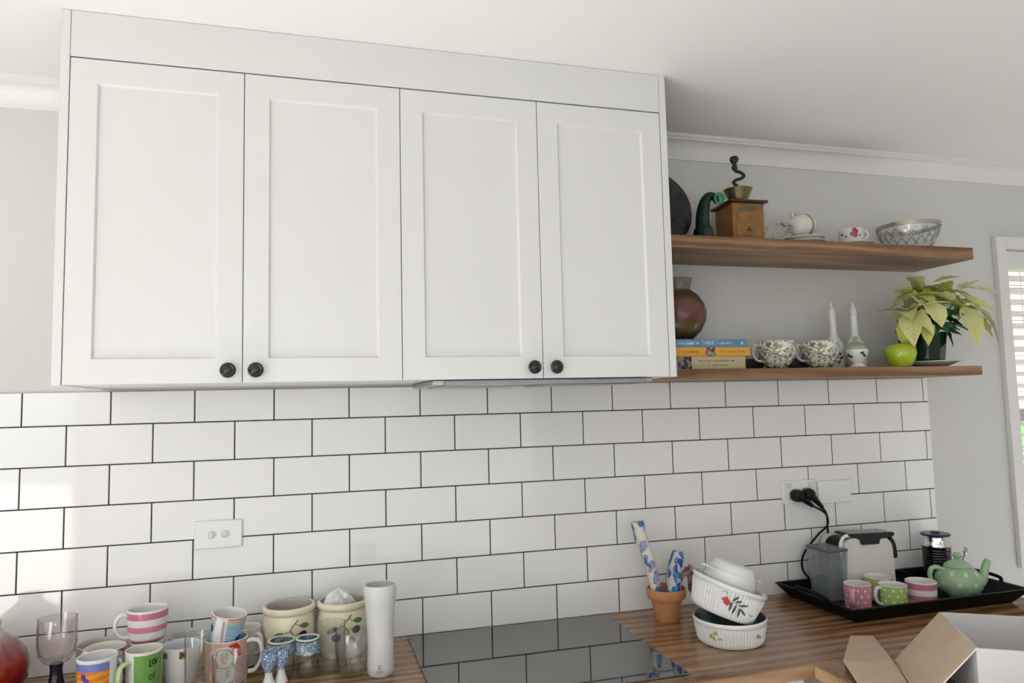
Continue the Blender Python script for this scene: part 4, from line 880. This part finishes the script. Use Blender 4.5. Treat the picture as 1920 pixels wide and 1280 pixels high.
t = NT('apple_green'); M_app = t.out(t.ramp(t.noise(8, 2), [(.3, (.36, .48, .02)), (.7, (.47, .58, .05))]), .07, coat=.4)
e = empty('apple_ornament', (2.536, -.180, SL), label='glossy lime green ceramic apple on the lower shelf', cat='ornament')
b = MB(); b.lathe([(0, .004), (.018, 0), (.030, .002), (.041, .018), (.0480, .042), (.0475, .058), (.040, .071), (.026, .0765), (.012, .074), (0, .067)], 48); b.build('body', M_app, e)
b = MB(); b.tube([(0, 0, .066), (.001, 0, .076), (-.002, 0, .086)], [.0028, .0022, .003], 10); b.build('stem', plain('dark_stem', (.02, .015, .01), .4), e)

# ------------------------------------------------------------------ poinsettia
saucer('white plate under the poinsettia pot', (2.700, -.128, SL), .094, None, M_bot, 'plates under pots', 'plate', h=.018, cat='plate')
t = NT('dark_green_pot'); M_pot = t.out((.006, .022, .012), .06, coat=.3)
ps = empty('poinsettia', (2.692, -.128, SL + .0052), label='cream poinsettia in a glossy dark green pot on the lower shelf', cat='plant')
b = MB(); b.lathe([(0, 0), (.052, 0), (.054, .003), (.066, .108), (.0675, .110), (.064, .110), (.060, .095), (0, .095)], 10, Matrix.Rotation(.3, 4, 'Z')); b.build('pot', M_pot, ps, ang=20)
b = MB(); b.lathe([(0, .0952), (.0595, .0952), (.03, .100), (0, .102)], 24); b.build('soil', plain('soil', (.03, .02, .012), .95), ps)
def leafmesh(name, L, W, droop, fold, mat, jag=.0):
    b = MB(); nu, nv = 8, 3; vs = []; fs = []
    for i in range(nu + 1):
        u = i / nu; wd = W * (sin(PI * min(1, u ** .78)) ** .9) * (1 - .15 * u) + .0004
        if jag and i % 2: wd *= 1 + jag
        for j in range(-nv, nv + 1):
            v = j / nv; vs.append((L * u, wd * v, -droop * u * u * L + fold * abs(v) * wd + .0025 * sin(u * 22) * abs(v)))
    k = 2 * nv + 1
    for i in range(nu):
        for j in range(k - 1): q = i * k + j; fs.append([q, q + k, q + k + 1, q + 1])
    b.add(vs, fs); return b.mesh(name, mat, ang=80)
def leafmat(name, c0, c1, vein):
    t = NT(name); x, y, z = t.xyz(); ay = t.math('ABSOLUTE', y)
    mid = t.math('LESS_THAN', ay, .0012); st = t.math('LESS_THAN', t.math('FRACT', t.math('MULTIPLY', t.math('SUBTRACT', x, t.math('MULTIPLY', ay, .6)), 90)), .13)
    c = t.mix(t.noise(28, 2), c0, c1); c = t.mix(t.math('MULTIPLY', t.math('MAXIMUM', mid, st), .55), c, vein)
    t.b.inputs['Subsurface Weight'].default_value = 0
    return t.out(c, .42)
M_br = leafmat('bract_cream', (.68, .68, .24), (.80, .79, .42), (.44, .52, .12)); M_br2 = leafmat('bract_lime', (.48, .54, .09), (.62, .66, .18), (.30, .40, .06)); M_lf = leafmat('leaf_green', (.02, .10, .03), (.035, .15, .045), (.06, .18, .05))
BR_ = [leafmesh('bract', L_, W_, d_, .28, m_) for L_, W_, d_, m_ in ((.105, .036, .25, M_br), (.090, .030, .45, M_br2), (.120, .040, .55, M_br), (.075, .024, .20, M_br2), (.100, .030, .10, M_br))]
LF_ = [leafmesh('leaf', .105, .040, .4, .22, M_lf), leafmesh('leaf', .085, .034, .2, .22, M_lf)]
def putleaf(me, pos, az, el, roll=0, s=1.0):
    o = link(me.name.split('.')[0], me, ps)
    Mx = Matrix.Translation(Vector(pos) - ps.location) @ Matrix.Rotation(math.radians(az), 4, 'Z') @ Matrix.Rotation(math.radians(-el), 4, 'Y') @ Matrix.Rotation(math.radians(roll), 4, 'X') @ Matrix.Scale(s, 4)
    o.matrix_local = Mx
rg = random.Random(11)
heads = [((2.632, -.165, 1.862), 11), ((2.765, -.140, 1.880), 12), ((2.575, -.190, 1.805), 8), ((2.745, -.205, 1.835), 6), ((2.830, -.150, 1.828), 8), ((2.690, -.110, 1.890), 8)]
YWALL = -.012
def reach(pos, az, el, L_): return pos[1] + L_ * cos(math.radians(el)) * sin(math.radians(az))
for (hp, n) in heads:
    for k in range(n):
        az = 360 * k / n + rg.uniform(-14, 14); el = rg.choice((28, 12, -4, -18)) + rg.uniform(-8, 8); i = rg.randrange(5); s_ = rg.uniform(.75, 1.0)
        if reach(hp, az, el, .11) > YWALL: az = -az
        if hp[2] + .1 * sin(math.radians(el)) > 1.950: el = rg.uniform(12, 30)
        putleaf(BR_[i], (hp[0] + rg.uniform(-.008, .008), hp[1] + rg.uniform(-.008, .008), hp[2]), az, el, rg.uniform(-18, 18), s_)
    b = MB()
    for k in range(7): b.lathe([(0, -.004), (.0035, -.002), (.004, .001), (.002, .005), (0, .0055)], 8, Matrix.Translation((hp[0] - ps.location.x + .008 * cos(k * .9) * (k > 0), hp[1] - ps.location.y + .008 * sin(k * .9) * (k > 0), hp[2] - ps.location.z + .006)))
    b.build('flower_cluster', plain('cyathia', (.45, .48, .10), .4), ps)
    b = MB(); b.tube(smoothpath([(.0, 0, .098), ((hp[0] - ps.location.x) * .5, (hp[1] - ps.location.y) * .5, .15), tuple(Vector(hp) - ps.location)], 5), .0035, 8); b.build('stem', plain('stem_green', (.10, .20, .06), .5), ps)
# the large drooping bracts that show at the front
big = leafmesh('bract', .125, .052, .22, .15, M_br)
putleaf(big, (2.778, -.205, 1.826), -78, -62, 4, 1.12); putleaf(big, (2.640, -.205, 1.838), -96, -50, 0, .80); putleaf(BR_[2], (2.585, -.205, 1.805), -150, -26, 10, 1.1); putleaf(BR_[1], (2.56, -.20, 1.785), -165, -66, 0, 1.2)
putleaf(BR_[2], (2.83, -.19, 1.83), -35, -32, 10, 1.1); putleaf(BR_[4], (2.84, -.17, 1.82), -10, -44, 20, 1.3); putleaf(big, (2.795, -.19, 1.890), -66, -8, 6, .95); putleaf(BR_[0], (2.775, -.20, 1.868), -74, -36, 0, .9)
putleaf(BR_[4], (2.84, -.15, 1.89), 8, 26, 0, 1.1); putleaf(BR_[1], (2.60, -.215, 1.775), -110, -50, 0, .9); putleaf(BR_[4], (2.62, -.16, 1.88), 176, 8, 0, 1.0); putleaf(BR_[0], (2.66, -.15, 1.905), -150, 24, 0, .8); putleaf(BR_[0], (2.72, -.15, 1.91), -40, 22, 0, .8)
for k in range(20):
    az = rg.uniform(-175, -5); z_ = rg.uniform(1.755, 1.82); a = math.radians(az); p = (2.69 + .05 * cos(a) + rg.uniform(-.03, .03), -.135 + .03 * sin(a), z_)
    putleaf(LF_[k % 2], p, az, rg.uniform(-45, 5), rg.uniform(-20, 20), rg.uniform(.75, 1.0))
